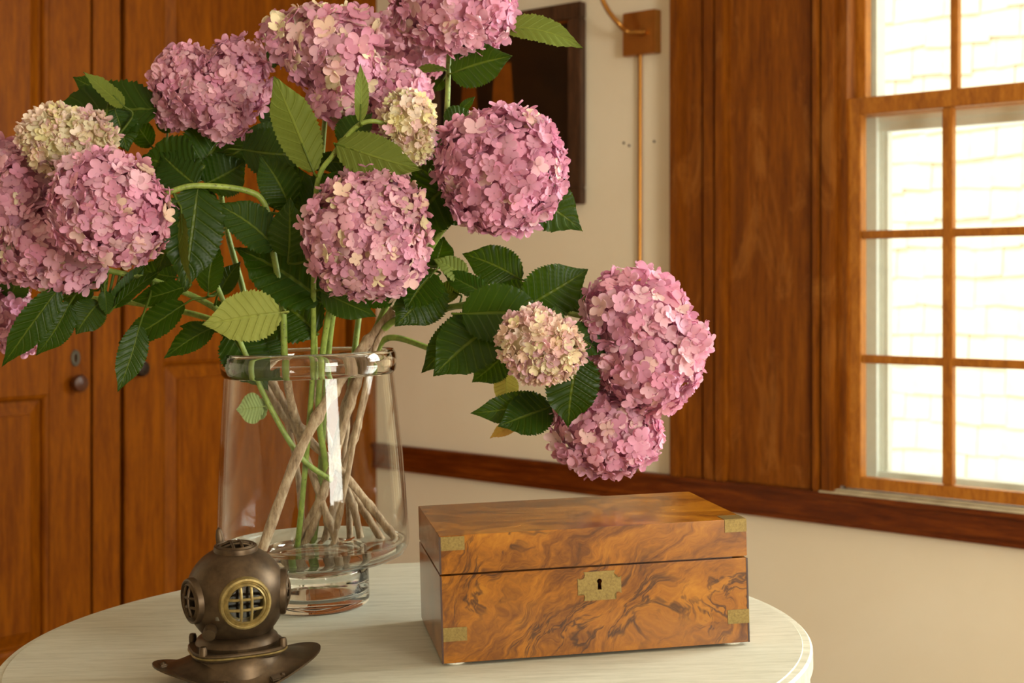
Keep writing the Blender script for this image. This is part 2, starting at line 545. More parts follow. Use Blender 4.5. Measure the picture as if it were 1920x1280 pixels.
# head and right side (out of the frame)
bx('casing_head', (s_open0 - 0.25, s_open1 + 0.12, -0.03, 0.0, z_head, z_head + 0.14), 'casing_oak', win)
bx('jamb', (s_open1 - 0.012, s_open1, -0.004, TH, z_sill - 0.01, z_head), 'casing_oak', win)
bx('casing_board', (s_open1, s_open1 + 0.12, -0.03, 0, zc0, z_head), 'casing_oak', win)
# stool and sill strips
zst = z_sill
s_st = ws(1520, 0.03)
hs = (zst - 0.008) - zr1
bx('stool', (s_st, s_open1 + 0.14, -0.010, 0.03, zr1 - 0.004, zst - 0.010), 'rail_mahogany', win)
bx('sill_strip', (ws(1535, 0.03), s_open1 + 0.1, -0.032, -0.008, zr1 - 0.001, zr1 + hs * 0.34), 'paint_worn', win, bevel=0.001)
bx('sill_strip', (ws(1562, 0.01), s_open1, -0.014, 0.012, zr1 + hs * 0.50, zr1 + hs * 0.86), 'paint_worn', win, bevel=0.001)
bx('sill', (s_open0, s_open1, 0.02, TH + 0.03, zst - 0.03, zst - 0.012), 'storm_white', win)

def sash(name, off, x0, x1, z0, z1, stile, top, bot, cols, rows, mw=0.020, th=0.034):
    """stiles, rails, muntins and panes, each an object of the window"""
    y0, y1 = -off - th / 2, -off + th / 2
    sh = empty(name, Matrix(), None); sh.parent = win
    g = {}
    bx('stile', (x0, x0 + stile, y0, y1, z0, z1), 'sash_pine', sh, bevel=0.002)
    bx('stile', (x1 - stile, x1, y0, y1, z0, z1), 'sash_pine', sh, bevel=0.002)
    bx('top_rail', (x0 + stile, x1 - stile, y0, y1, z1 - top, z1), 'sash_pine', sh, bevel=0.002)
    bx('bottom_rail', (x0 + stile, x1 - stile, y0, y1, z0, z0 + bot), 'sash_pine', sh, bevel=0.002)
    ax0, ax1, az0, az1 = x0 + stile, x1 - stile, z0 + bot, z1 - top
    pw = (ax1 - ax0 - mw * (cols - 1)) / cols; ph = (az1 - az0 - mw * (rows - 1)) / rows
    for i in range(1, cols):
        xx = ax0 + i * pw + (i - 1) * mw
        bx('muntin', (xx, xx + mw, y0 + 0.004, y1 - 0.004, az0, az1), 'sash_pine', sh, bevel=0.003)
    for j in range(1, rows):
        zz = az0 + j * ph + (j - 1) * mw
        bx('muntin', (ax0, ax1, y0 + 0.006, y1 - 0.006, zz, zz + mw * 0.8), 'sash_pine', sh, bevel=0.003)
    for i in range(cols):
        for j in range(rows):
            xx = ax0 + i * (pw + mw); zz = az0 + j * (ph + mw)
            bx('pane', (xx - 0.002, xx + pw + 0.002, -off - 0.0015, -off + 0.0015, zz - 0.002, zz + ph + 0.002), 'pane', sh)
    return sh
oL = -0.025
xa = ws(1590, oL); xg = ws(1619, oL); xm = ws(1770, oL); xm2 = ws(1789, oL)
pw = xm - xg
x_end = xg + 3 * pw + 2 * (xm2 - xm) + (xg - xa)
zb = wz(1620, 920, oL); zt = wz(1600, 186, oL)
sash('lower_sash', oL, xa, x_end, zst - 0.006, zt, xg - xa, zt - wz(1620, 216, oL), wz(1620, 893, oL) - zst + 0.006, 3, 3, mw=xm2 - xm)
oU = -0.070
xa2 = ws(1597, oU); xg2 = ws(1628, oU)
xm3 = ws(1785, oU)
x_end2 = xg2 + 3 * (xm3 - xg2) + 2 * 0.020 + (xg2 - xa2)
sash('upper_sash', oU, xa2, x_end2, zt - 0.045, zt - 0.045 + (zt - zst), xg2 - xa2, 0.05, 0.045, 3, 3, mw=0.020)
# storm window outside
oS = -0.135
sm = empty('storm_window', Matrix()); sm.parent = win
xs0 = ws(1612, oS)
bx('storm_stile', (xs0 - 0.04, ws(1655, oS), 0.10, 0.15, zst - 0.01, z_head), 'storm_white', sm)
bx('storm_track', (ws(1655, oS), ws(1660, oS), 0.12, 0.15, zst - 0.01, wz(1660, 240, oS)), 'storm_white', sm)
bx('storm_stile', (ws(1660, oS), ws(1668, oS), 0.125, 0.15, zst - 0.01, wz(1660, 240, oS)), 'storm_white', sm)
bx('storm_rail', (ws(1650, oS), x_end + 0.02, 0.115, 0.15, wz(1660, 248, oS), wz(1660, 232, oS)), 'storm_white', sm)
bx('storm_track', (ws(1650, oS), x_end + 0.02, 0.11, 0.15, wz(1660, 232, oS), wz(1660, 214, oS)), 'storm_white', sm)
bx('storm_rail', (ws(1650, oS), x_end + 0.02, 0.11, 0.15, zst - 0.01, wz(1660, 882, oS)), 'storm_white', sm)

# ------------------------------------------------------------------ neighbour's shingled wall outside
NH = frame(CORNER - NW * 2.6, UX)
nh = empty('shingled_house', NH, 'sunlit house wall of pale cedar shingles outside the window', 'house')
bx('wall', (-2.5, 4.5, 0.03, 0.25, -0.6, 4.2), 'shingle_back', nh)
shm = []
for k in range(6):
    r = random.Random(50 + k)
    bm = bmesh.new(); hw = [0.052, 0.060, 0.066, 0.072, 0.080, 0.058][k]
    j = r.uniform(-0.006, 0.006)
    vs = [bm.verts.new(c) for c in ((-hw, -0.004, j), (hw, -0.004, -j), (hw, 0.006, -j), (-hw, 0.006, j),
                                    (-hw, 0.018, 0.20), (hw, 0.018, 0.20), (hw, 0.024, 0.20), (-hw, 0.024, 0.20))]
    for f in ((0, 3, 2, 1), (4, 5, 6, 7), (0, 1, 5, 4), (1, 2, 6, 5), (2, 3, 7, 6), (3, 0, 4, 7)):
        bm.faces.new([vs[i] for i in f])
    bmesh.ops.recalc_face_normals(bm, faces=bm.faces)
    me = bpy.data.meshes.new('shingle'); bm.to_mesh(me); bm.free(); me.materials.append(M['shingle'])
    shm.append((me, hw))
r = random.Random(3)
row_h = 0.128
for row in range(21):
    x = -0.1 + r.uniform(-0.08, 0)
    z = 0.06 + row * row_h
    while x < 1.65:
        me, hw = r.choice(shm)
        o = bpy.data.objects.new('shingle', me); COL.objects.link(o); o.parent = nh
        x += hw
        o.location = (x, r.uniform(-0.004, 0.004), z + r.uniform(-0.008, 0.008))
        x += hw + r.uniform(0.0, 0.004)

# ------------------------------------------------------------------ cupboard on the left wall
cup = empty('cupboard', CM, 'built-in orange pine cupboard with two panelled doors beside the plaster wall', 'cupboard')
ZB, ZT = 0.0, CEIL
bx('carcass', (-2.2, 0.0, 0.06, 0.36, ZB, ZT), 'cupboard_pine', cup)
bx('frame_stile', (cs(662), 0.0, 0.0, 0.062, ZB, ZT), 'cupboard_pine', cup, bevel=0.002)
bx('frame_stile', (cs(174.5), cs(226), 0.0, 0.062, ZB, ZT), 'cupboard_pine', cup, bevel=0.002)
def door(x0, x1, sl, sr, z_low_top, z_up_bot, y=0.0):
    d = empty('door', Matrix()); d.parent = cup
    bx('stile', (x0, x0 + sl, y, y + 0.024, ZB + 0.03, ZT - 0.05), 'cupboard_pine', d, bevel=0.002)
    bx('stile', (x1 - sr, x1, y, y + 0.024, ZB + 0.03, ZT - 0.05), 'cupboard_pine', d, bevel=0.002)
    a, b = x0 + sl, x1 - sr
    bx('rail', (a, b, y, y + 0.024, z_low_top, z_up_bot), 'cupboard_pine', d, bevel=0.002)
    bx('rail', (a, b, y, y + 0.024, ZB + 0.03, ZB + 0.16), 'cupboard_pine', d, bevel=0.002)
    bx('rail', (a, b, y, y + 0.024, ZT - 0.17, ZT - 0.05), 'cupboard_pine', d, bevel=0.002)
    for z0, z1 in ((ZB + 0.16, z_low_top), (z_up_bot, ZT - 0.17)):
        # fielded panel: recessed edge, sloped margin, raised field
        bm = bmesh.new()
        def ring(m, yy):
            return [bm.verts.new(c) for c in ((a + m, yy, z0 + m), (b - m, yy, z0 + m), (b - m, yy, z1 - m), (a + m, yy, z1 - m))]
        rr = [ring(0, y + 0.030), ring(0, y + 0.003), ring(0.009, y + 0.007), ring(0.014, y + 0.013), ring(0.015, y + 0.022), ring(0.020, y + 0.022), ring(0.054, y + 0.010), ring(0.055, y + 0.005)]
        for A, B in zip(rr[:-1], rr[1:]):
            for k in range(4):
                bm.faces.new((A[k], A[(k + 1) % 4], B[(k + 1) % 4], B[k]))
        bm.faces.new(rr[-1])
        finish('panel', bm, 'cupboard_pine', d)
    return d
def knob(d, px, py, mat):
    x, z = cs(px, 0.02), cz(px, py, 0.02)
    bm = bmesh.new()
    lathe(bm, [(0, 0), (0.010, 0), (0.009, 0.012), (0.014, 0.018), (0.0235, 0.026), (0.025, 0.034), (0.021, 0.042), (0.010, 0.046), (0, 0.047)], 28,
          mat=Matrix.Translation((x, 0.001, z)) @ Matrix.Rotation(PI / 2, 4, 'X'))
    finish('knob', bm, mat, d, smooth=True)
dl = door(-1.62, cs(170), 0.10, cs(170) - cs(92), cz(60, 741), cz(60, 590))
knob(dl, 146, 718, 'knob_brown')
x, z = cs(141), cz(141, 671)
bm = bmesh.new()
bmx = Matrix.Translation((x, 0.0, z)) @ Matrix.Rotation(PI / 2, 4, 'X') @ Matrix.Diagonal((0.62, 1, 1, 1))
lathe(bm, [(0, 0), (0.024, 0), (0.024, 0.002), (0.021, 0.004), (0, 0.004)], 24, mat=bmx)
kpl = finish('keyhole_plate', bm, 'iron_grey', dl)
for part in [kpl] + [o for o in dl.children if o.name.startswith('stile')]:
    xs = [v_.co.x for v_ in part.data.vertices]
    if min(xs) < x < max(xs):
        bm = bmesh.new(); box(bm, x - 0.004, x + 0.004, -0.02, 0.04, z - 0.011, z + 0.011)
        carve(part, bm)
drr = door(cs(234.5), cs(648), cs(306) - cs(234.5), cs(648) - cs(590), cz(330, 676), cz(330, 560))
knob(drr, 262, 690, 'iron_dark')

# ------------------------------------------------------------------ picture and wall lamp
pic = empty('picture', WM, 'dark oil painting in a thin black-brown wooden frame on the plaster wall', 'picture')
px0, px1 = ws(800, 0.03), ws(1088, 0.03)
pz1, pz0 = wz(1085, 2, 0.03), wz(1085, 382, 0.03)
fw = ws(1088, .03) - ws(1064, .03)
bx('frame_rail', (px0, px1, -0.032, -0.001, pz1 - fw, pz1), 'frame_wood', pic, bevel=0.003)
bx('frame_rail', (px0, px1, -0.032, -0.001, pz0, pz0 + fw), 'frame_wood', pic, bevel=0.003)
bx('frame_rail', (px0, px0 + fw, -0.032, -0.001, pz0 + fw, pz1 - fw), 'frame_wood', pic, bevel=0.003)
bx('frame_rail', (px1 - fw, px1, -0.032, -0.001, pz0 + fw, pz1 - fw), 'frame_wood', pic, bevel=0.003)
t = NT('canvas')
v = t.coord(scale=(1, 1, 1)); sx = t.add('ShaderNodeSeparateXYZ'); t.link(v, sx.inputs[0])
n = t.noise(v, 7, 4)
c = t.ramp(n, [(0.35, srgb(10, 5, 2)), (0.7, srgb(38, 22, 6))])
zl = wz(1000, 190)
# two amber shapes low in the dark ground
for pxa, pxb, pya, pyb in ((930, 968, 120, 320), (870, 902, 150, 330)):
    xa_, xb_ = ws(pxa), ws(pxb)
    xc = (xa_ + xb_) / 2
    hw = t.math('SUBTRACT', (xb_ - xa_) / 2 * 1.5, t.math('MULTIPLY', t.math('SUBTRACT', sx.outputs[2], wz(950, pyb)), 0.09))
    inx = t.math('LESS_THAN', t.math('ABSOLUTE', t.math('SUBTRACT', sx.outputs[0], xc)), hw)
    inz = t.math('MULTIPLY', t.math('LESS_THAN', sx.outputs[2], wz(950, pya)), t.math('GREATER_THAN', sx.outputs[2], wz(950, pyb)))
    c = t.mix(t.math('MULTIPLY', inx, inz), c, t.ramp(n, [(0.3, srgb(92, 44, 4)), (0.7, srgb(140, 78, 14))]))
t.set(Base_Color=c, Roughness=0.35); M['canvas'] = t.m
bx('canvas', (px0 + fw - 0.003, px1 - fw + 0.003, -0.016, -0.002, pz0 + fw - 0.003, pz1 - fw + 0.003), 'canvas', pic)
bx('slip', (px1 - fw - 0.007, px1 - fw, -0.019, -0.002, pz0 + fw, pz1 - fw), 'casing_oak', pic)
bx('slip', (px0 + fw, px1 - fw - 0.007, -0.019, -0.002, pz1 - fw - 0.007, pz1 - fw), 'casing_oak', pic)

lamp = empty('wall_lamp', WM, 'brass wall sconce with square backplate, curved arm and long cord rod', 'lamp')
oP = 0.03
lx0, lx1 = ws(1167, oP), ws(1226, oP)
lz1, lz0 = wz(1196, 21, oP), wz(1196, 102, oP)
bx('backplate', (lx0, lx1, -oP, 0.0, lz0, lz1), 'brass_lamp', lamp, bevel=0.002)
bx('plate_edge', (lx1 - 0.001, lx1 + 0.003, -oP + 0.001, -0.0, lz0 + 0.001, lz1 - 0.001), 'brass_lamp', lamp)
ax, az = ws(1199, 0.04), wz(1199, 61, 0.04)
ax2 = ws(1125, 0.12)
bm = bmesh.new()
arm = catmull([Vector((ax + 0.02, -0.036, az)), Vector((ax, -0.045, az)), Vector((ax - 0.03, -0.06, az + 0.004)), Vector((ax2 + 0.042, -0.088, az + 0.025)),
               Vector((ax2 + 0.012, -0.105, az + 0.072)), Vector((ax2, -0.115, az + 0.13)), Vector((ax2, -0.12, az + 0.34))], 8)
tube(bm, arm, 0.0075, 12); finish('arm', bm, 'brass_lamp', lamp, smooth=True)
bm = bmesh.new()
lathe(bm, [(0, 0), (0.009, 0), (0.009, 0.014), (0.005, 0.02), (0, 0.021)], 16, mat=Matrix.Translation((ax + 0.003, -0.03, az)) @ Matrix.Rotation(PI / 2, 4, 'X'))
finish('arm_knob', bm, 'brass_lamp', lamp, smooth=True)
bm = bmesh.new()
rx = ws(1199.5, 0.012)
tube(bm, [Vector((rx, -0.010, lz0 + 0.005)), Vector((rx - 0.001, -0.010, (lz0 + zr1) / 2)), Vector((rx - 0.002, -0.010, zr1))], 0.0062, 12)
finish('cord_rod', bm, 'brass_lamp', lamp, smooth=True)
bm = bmesh.new()
lathe(bm, [(0.0, 0.0), (0.02, 0.0), (0.022, 0.03), (0.02, 0.05), (0.075, 0.08), (0.085, 0.22), (0.082, 0.22), (0.072, 0.083), (0, 0.052)], 32,
      mat=Matrix.Translation((ax2, -0.12, az + 0.33)))
finish('shade', bm, 'brass_lamp', lamp, smooth=True)

# ------------------------------------------------------------------ table (floor of the old house leans a little)
TILT = math.radians(1.6)
TM = Matrix.Translation((0, 1.7, TT)) @ Matrix.Rotation(-TILT, 4, 'Y')
def on_table(x, y, rz=0.0, z=0.0):
    return TM @ Matrix.Translation((x, y - 1.7, z)) @ Matrix.Rotation(rz, 4, 'Z')
TCX, TCY, TR = -0.127, 1.772, 0.491
table = empty('round_table', on_table(TCX, TCY, 0, 0), 'round whitewashed oak table with a drum apron', 'table')
bm = bmesh.new()
lathe(bm, [(0, 0.0), (TR - 0.012, 0.0), (TR - 0.011, -0.0012), (TR - 0.003, -0.0018), (TR, -0.0045), (TR, -0.022), (TR - 0.004, -0.026), (TR - 0.02, -0.026), (0, -0.026)], 160)
finish('table_top', bm, 'table_oak', table, smooth=True, angle=25)
bm = bmesh.new()
lathe(bm, [(TR - 0.004, -0.026), (TR - 0.004, -0.12), (TR - 0.02, -0.12), (TR - 0.02, -0.026)], 128)
finish('apron', bm, 'table_oak', table, smooth=True, angle=25)
bm = bmesh.new()
lathe(bm, [(0, -0.026), (0.07, -0.026), (0.07, -0.10), (0.05, -0.2), (0.06, -0.45), (0.11, -0.62), (0.26, -0.69), (0.27, -0.735), (0, -0.735)], 64)
finish('pedestal', bm, 'table_oak', table, smooth=True)

# ------------------------------------------------------------------ walnut box
BW, BD, BH, LH = 0.3665, 0.2345, 0.1005, 0.0455
yaw = math.radians(9.6)
bxr = empty('writing_box', on_table(-0.0793, 1.627, yaw), 'figured walnut writing box with brass corner plates and keyhole plate on the table', 'box')
def rb(name, dims, mat, bev, parent):
    return bx(name, dims, mat, parent, bevel=bev)
fz = 0.0035
body = rb('body', (0, BW, 0, BD, fz, fz + BH - 0.0006), 'walnut', 0.0006, bxr)
lid = rb('lid', (0, BW, 0, BD, fz + BH + 0.0016, fz + BH + LH), 'walnut', 0.0006, bxr)
rb('inner_lip', (0.014, BW - 0.014, 0.014, BD - 0.014, fz + BH - 0.002, fz + BH + 0.0030), 'walnut', 0, bxr)
# dark edge stringing
for nm, dims in (('edge_strip', (-0.0004, 0.0016, -0.0004, 0.0016, fz, fz + BH - 0.001)), ('edge_strip', (BW - 0.0016, BW + 0.0004, -0.0004, 0.0016, fz, fz + BH - 0.001))):
    rb(nm, dims, 'box_edge', 0, bxr)
rb('edge_strip', (-0.0004, 0.0016, -0.0004, 0.0016, fz + BH + 0.0014, fz + BH + LH - 0.001), 'box_edge', 0, lid)
for i, (x, y) in enumerate(((0.016, 0.016), (BW - 0.018, 0.016), (0.016, BD - 0.016), (BW - 0.018, BD - 0.016))):
    bm = bmesh.new(); lathe(bm, [(0, 0), (0.011, 0), (0.012, 0.001), (0.012, 0.0036), (0, 0.0036)], 20, mat=Matrix.Translation((x, y, 0)))
    finish('foot', bm, 'foot_white', bxr)
pwid, phei = 0.0275, 0.0158
top = fz + BH + LH
rb('corner_plate', (0.0016, 0.0016 + pwid, -0.0006, 0.002, top - 0.0012 - phei, top - 0.0012), 'brass_plate', 0, lid)
rb('corner_plate', (BW - pwid, BW + 0.0004, -0.0006, 0.03, top - phei, top + 0.0004), 'brass_plate', 0.0008, lid)
# top face of the right plate is cut to a thin strip
rb('corner_plate', (0.0016, 0.0016 + pwid, -0.0006, 0.002, 0.0285, 0.0285 + phei), 'brass_plate', 0, bxr)
rb('corner_plate', (BW - 0.026, BW + 0.0004, -0.0006, 0.002, 0.0262, 0.0262 + phei * 1.05), 'brass_plate', 0, bxr)
# keyhole plate with hooked round notches at the corners
ex, ez, ew, eh = 0.508 * BW, 0.0815, 0.026, 0.0168
nr = 0.0048
def notch(sx_, sz_):
    cx, cz_ = sx_ * (ew - 0.0038), sz_ * (eh - 0.0038)
    n = 10; pts = []
    # from the horizontal side towards the vertical side, concave
    for k in range(n + 1):
        a = math.radians(128 + (322 - 128) * k / n)     # from the top edge round the inside to the right edge
        pts.append((cx + sx_ * nr * math.cos(a), cz_ + sz_ * nr * math.sin(a)))
    return pts
q1 = notch(1, 1)        # starts near the top edge, ends at the right edge
q2 = notch(1, -1)[::-1]
q3 = notch(-1, -1)
q4 = notch(-1, 1)[::-1]
outl = q1 + q2 + q3 + q4
bm = bmesh.new()
fr_ = [bm.verts.new((ex + a, -0.0008, ez + b)) for a, b in outl]
bk_ = [bm.verts.new((ex + a, 0.001, ez + b)) for a, b in outl]
bm.faces.new(fr_); bm.faces.new(bk_[::-1])
for k in range(len(outl)):
    k2 = (k + 1) % len(outl)
    bm.faces.new((fr_[k], fr_[k2], bk_[k2], bk_[k]))
bmesh.ops.triangulate(bm, faces=[f for f in bm.faces if len(f.verts) > 4])
kp = finish('keyhole_plate', bm, 'brass_plate', bxr)
bm = bmesh.new()
ko = [(0.0030 * math.cos(a), 0.0052 + 0.0030 * math.sin(a)) for a in [math.radians(x) for x in range(-50, 231, 28)]] + [(-0.0024, -0.0045), (0.0024, -0.0045)]
bm.free()
for part in (kp, body):
    bm = bmesh.new()
    f1 = [bm.verts.new((ex + a, -0.01, ez + b)) for a, b in ko]; f2 = [bm.verts.new((ex + a, 0.03, ez + b)) for a, b in ko]
    bm.faces.new(f1); bm.faces.new(f2[::-1])
    for k in range(len(ko)):
        bm.faces.new((f1[k], f1[(k + 1) % len(ko)], f2[(k + 1) % len(ko)], f2[k]))
    carve(part, bm)

# ------------------------------------------------------------------ diving helmet ornament
HEL = empty('diving_helmet', on_table((447 - 960) / F * 1.60, 1.60, math.radians(22)), 'miniature bronze diving helmet with brass barred porthole on the table', 'ornament')
bm = bmesh.new()
R0, zc_ = 0.0555, 0.0985
prof = [(0.0, zc_ + 0.053)]
for k in range(1, 30):
    a = math.radians(90 - k * 4.9)
    prof.append((R0 * math.cos(a) * (1.0 if a > 0 else 1.0), zc_ + (0.053 if a > 0 else 0.060) * math.sin(a)))
prof += [(0.036, 0.047), (0.036, 0.044)]
prof = [p for i, p in enumerate(prof)]
lathe(bm, prof, 96)
sa_ = math.radians(76)
holes = [((0.0, -1, -0.06), 0.0285), ((-math.sin(sa_), -math.cos(sa_), -0.05), 0.0255), ((math.sin(sa_), -math.cos(sa_), -0.05), 0.0255), ((0.0, -0.10, 1.0), 0.0245)]
gone = [f for f in bm.faces if any((f.calc_center_median() - Vector((0, 0, zc_))).angle(Vector(d_)) < math.asin(r_ * 0.80 / R0) for d_, r_ in holes)]
bmesh.ops.delete(bm, geom=gone, context='FACES')
finish('helmet_shell', bm, 'bronze', HEL, smooth=True)
bm = bmesh.new()
lathe(bm, [(0.035, 0.0535), (0.040, 0.0525), (0.0445, 0.049), (0.0465, 0.044), (0.045, 0.040), (0.035, 0.039)], 64)
finish('neck_ring', bm, 'bronze', HEL, smooth=True)
def rounded(bm, hx, hy, z0, z1, p=3.2, seg=72, bev=0.0012):
    rings = []
    for z, s in ((z0, -bev), (z0 + bev, 0), (z1 - bev, 0), (z1, -bev)):
        rg = []
        for k in range(seg):
            a = 2 * PI * k / seg; c, s_ = math.cos(a), math.sin(a)
            rg.append(bm.verts.new((math.copysign(abs(c) ** (2 / p), c) * (hx + s), math.copysign(abs(s_) ** (2 / p), s_) * (hy + s), z)))
        rings.append(rg)
    for A, B in zip(rings[:-1], rings[1:]):
        for k in range(seg):
            bm.faces.new((A[k], A[(k + 1) % seg], B[(k + 1) % seg], B[k]))
    bm.faces.new(rings[0][::-1]); bm.faces.new(rings[-1])
bm = bmesh.new(); rounded(bm, 0.053, 0.048, 0.0365, 0.0405); finish('collar_flange', bm, 'bronze', HEL, smooth=True)
bm = bmesh.new(); rounded(bm, 0.0535, 0.0485, 0.0342, 0.0366); finish('collar_flange', bm, 'bronze_brass', HEL, smooth=True)
bm = bmesh.new(); rounded(bm, 0.052, 0.047, 0.0318, 0.0344); finish('collar_flange', bm, 'bronze', HEL, smooth=True)
for sx_ in (-1, 1):
    for sy_ in (-1, 1):
        bm = bmesh.new()
        lathe(bm, [(0, 0.0395), (0.0045, 0.0395), (0.0045, 0.046), (0.0035, 0.049), (0, 0.050)], 16, mat=Matrix.Translation((sx_ * 0.044, sy_ * 0.034, 0)))
        finish('bolt', bm, 'bronze', HEL, smooth=True)
# saddle-shaped breastplate
bm = bmesh.new()
seg, nr_ = 72, 12
grid = []
def plate_pt(a, u):
    c, s_ = math.cos(a), math.sin(a)
    side = c * c                                  # 1 at the shoulders, 0 at chest and back
    ri = 0.048
    ro = 0.054 + 0.040 * side ** 2.2 + 0.018 * (s_ * s_) ** 2.0 + 0.012 * math.sin(2 * a) ** 2
    r = ri + (ro - ri) * u
    zi = 0.0325
    zo = 0.0035 + 0.021 * side ** 0.9
    z = zi + (zo - zi) * (1 - (1 - u) ** 2.0) + 0.012 * side * max(0, u - 0.7)
    return Vector((r * c, r * s_ * 0.92, z))
for i in range(nr_ + 1):
    grid.append([plate_pt(2 * PI * k / seg, i / nr_) for k in range(seg)])
th = 0.0022
V1 = [[bm.verts.new(p) for p in row] for row in grid]
V2 = [[bm.verts.new(p - Vector((0, 0, th))) for p in row] for row in grid]
for i in range(nr_):
    for k in range(seg):
        k2 = (k + 1) % seg
        bm.faces.new((V1[i][k], V1[i][k2], V1[i + 1][k2], V1[i + 1][k]))
        bm.faces.new((V2[i][k2], V2[i][k], V2[i + 1][k], V2[i + 1][k2]))
for k in range(seg):
    k2 = (k + 1) % seg
    bm.faces.new((V1[nr_][k], V1[nr_][k2], V2[nr_][k2], V2[nr_][k]))
    bm.faces.new((V1[0][k2], V1[0][k], V2[0][k], V2[0][k2]))
finish('breastplate', bm, 'bronze', HEL, smooth=True, angle=60)
bm = bmesh.new()
lathe(bm, [(0.03, 0.034), (0.0475, 0.0335), (0.051, 0.030), (0.0525, 0.022), (0.054, 0.012), (0.052, 0.012), (0.03, 0.03)], 64)
finish('corselet_body', bm, 'bronze', HEL, smooth=True)
# lugs on the breastplate
for a, tw in ((-118, 30), (-62, -30), (118, 20), (62, -20), (180, 0)):
    p = plate_pt(math.radians(a), 0.75)
    bm = bmesh.new(); box(bm, -0.011, 0.011, -0.0042, 0.0042, 0.0, 0.0035)
    lg = finish('lug', bm, 'bronze', HEL, mw=Matrix.Translation(p + Vector((0, 0, 0.0002))) @ Matrix.Rotation(math.radians(a + 90), 4, 'Z') @ Matrix.Rotation(math.radians(38 if abs(a) < 170 else 10), 4, 'X'), bevel=0.0015)
    bm = bmesh.new(); lathe(bm, [(0, 0.003), (0.003, 0.003), (0.002, 0.0055), (0, 0.006)], 12, mat=Matrix.Translation((0.006, 0, 0)))
    finish('rivet', bm, 'bronze', lg, smooth=True)
def porthole(direction, r, mat, depth, vr, name='porthole', pos=None, barmat=None):
    d = Vector(direction).normalized()
    q = d.to_track_quat('Z', 'Y').to_matrix().to_4x4()
    ctr = pos or Vector((0, 0, zc_)) + d * depth
    mw = Matrix.Translation(ctr) @ q
    p = empty(name, Matrix()); p.parent = HEL; p.matrix_local = mw
    bm = bmesh.new()
    lathe(bm, [(r * 0.68, -0.006), (r * 0.68, 0.0045), (r * 0.72, 0.006), (r * 0.78, 0.0045), (r * 0.80, 0.004), (r * 0.83, 0.0052), (r * 0.86, 0.0042), (r * 0.9, 0.005), (r * 0.97, 0.0042), (r, 0.0015), (r, -0.010), (r * 0.68, -0.010)], 48)
    finish('porthole_ring', bm, mat, p, smooth=True, angle=30)
    bm = bmesh.new()
    dome = lambda q: math.sqrt(R0 * R0 - q * q) - depth + 0.0006 - (R0 - vr)
    lathe(bm, [(0, -0.004), (r * 0.69, -0.004), (r * 0.69, -0.0055), (0, -0.0055)], 32)
    finish('porthole_glass', bm, 'pane', p)
    for k in (-1, 1):
        for ax_ in (0, 1):
            bm = bmesh.new()
            h = r * 0.70; off = k * r * 0.20; L = math.sqrt(h * h - off * off)
            pts = []
            for j in range(13):
                s_ = -1 + 2 * j / 12
                zz = dome(math.hypot(off, s_ * L)) + 0.0014 + 0.0014 * (1 - s_ * s_) + (0.0008 if ax_ else 0)
                pts.append(Vector((off, s_ * L, zz)) if ax_ else Vector((s_ * L, off, zz)))
            tube(bm, pts, 0.0017, 8)
            finish('bar', bm, barmat or mat, p, smooth=True)
    return p
porthole((0.0, -1, -0.06), 0.0285, 'bronze_brass', R0 - 0.0042, R0)
a = math.radians(76)
porthole((-math.sin(a), -math.cos(a), -0.05), 0.0255, 'bronze', R0 - 0.0042, R0)
porthole((math.sin(a), -math.cos(a), -0.05), 0.0255, 'bronze', R0 - 0.0042, R0)
porthole((0.0, -0.10, 1.0), 0.0245, 'bronze', 0.0488, 0.053)
bm = bmesh.new()
pp = catmull([Vector((-0.030, -0.030, 0.070)), Vector((-0.036, -0.039, 0.068)), Vector((-0.040, -0.048, 0.064))], 4)
tube(bm, pp, lambda s: 0.0058 if s < 0.45 else 0.0072, 16)
finish('air_valve', bm, 'bronze', HEL, smooth=True)
bm = bmesh.new(); lathe(bm, [(0, 0), (0.0035, 0.0), (0.004, 0.004), (0.002, 0.007), (0, 0.0075)], 14, mat=Matrix.Translation((-0.028, -0.041, 0.078)))
finish('valve_cap', bm, 'iron_grey', HEL, smooth=True)
bm = bmesh.new(); lathe(bm, [(0, 0), (0.0050, 0.0), (0.0046, 0.012), (0.0030, 0.019), (0, 0.022)], 14, mat=Matrix.Translation((-0.013, 0.014, zc_ + 0.050)) @ Matrix.Rotation(math.radians(-6), 4, 'Y') @ Matrix.Diagonal((1, 0.6, 1, 1)))
finish('crest', bm, 'bronze', HEL, smooth=True)

# ------------------------------------------------------------------ glass vase and water
VX, VY = (592 - 960) / F * 1.97, 1.97
VM = on_table(VX, VY)
vase = empty('glass_vase', VM, 'tall clear glass vase with rolled rim and stepped foot on the table', 'vase')
out_p = [(0.1165, 0.318), (0.120, 0.323), (0.1215, 0.335), (0.1205, 0.346), (0.1175, 0.351)]
body_o = [(0.0735, 0.0525), (0.078, 0.0555), (0.092, 0.058), (0.110, 0.0625), (0.124, 0.0695), (0.1305, 0.080), (0.1318, 0.090), (0.1308, 0.115), (0.1285, 0.16), (0.1255, 0.21), (0.1215, 0.26), (0.118, 0.30), (0.1165, 0.318)]
wt = 0.0030
bm = bmesh.new()
lathe(bm, body_o + [(r - wt, z) for r, z in reversed(body_o[1:-1])][:0], 96)
lathe(bm, [(max(r - wt, 0), z + (0.003 if z < 0.075 else 0)) for r, z in body_o], 96)
finish('vase_body', bm, 'vase_glass', vase, smooth=True, angle=70)
bm = bmesh.new()
lathe(bm, [(0.1135, 0.318), (0.1165, 0.318)] + out_p[1:] + [(0.1145, 0.3495), (0.1132, 0.343), (0.1133, 0.33), (0.1135, 0.318)], 96)
finish('rim', bm, 'thick_glass', vase, smooth=True, angle=70)
bm = bmesh.new()
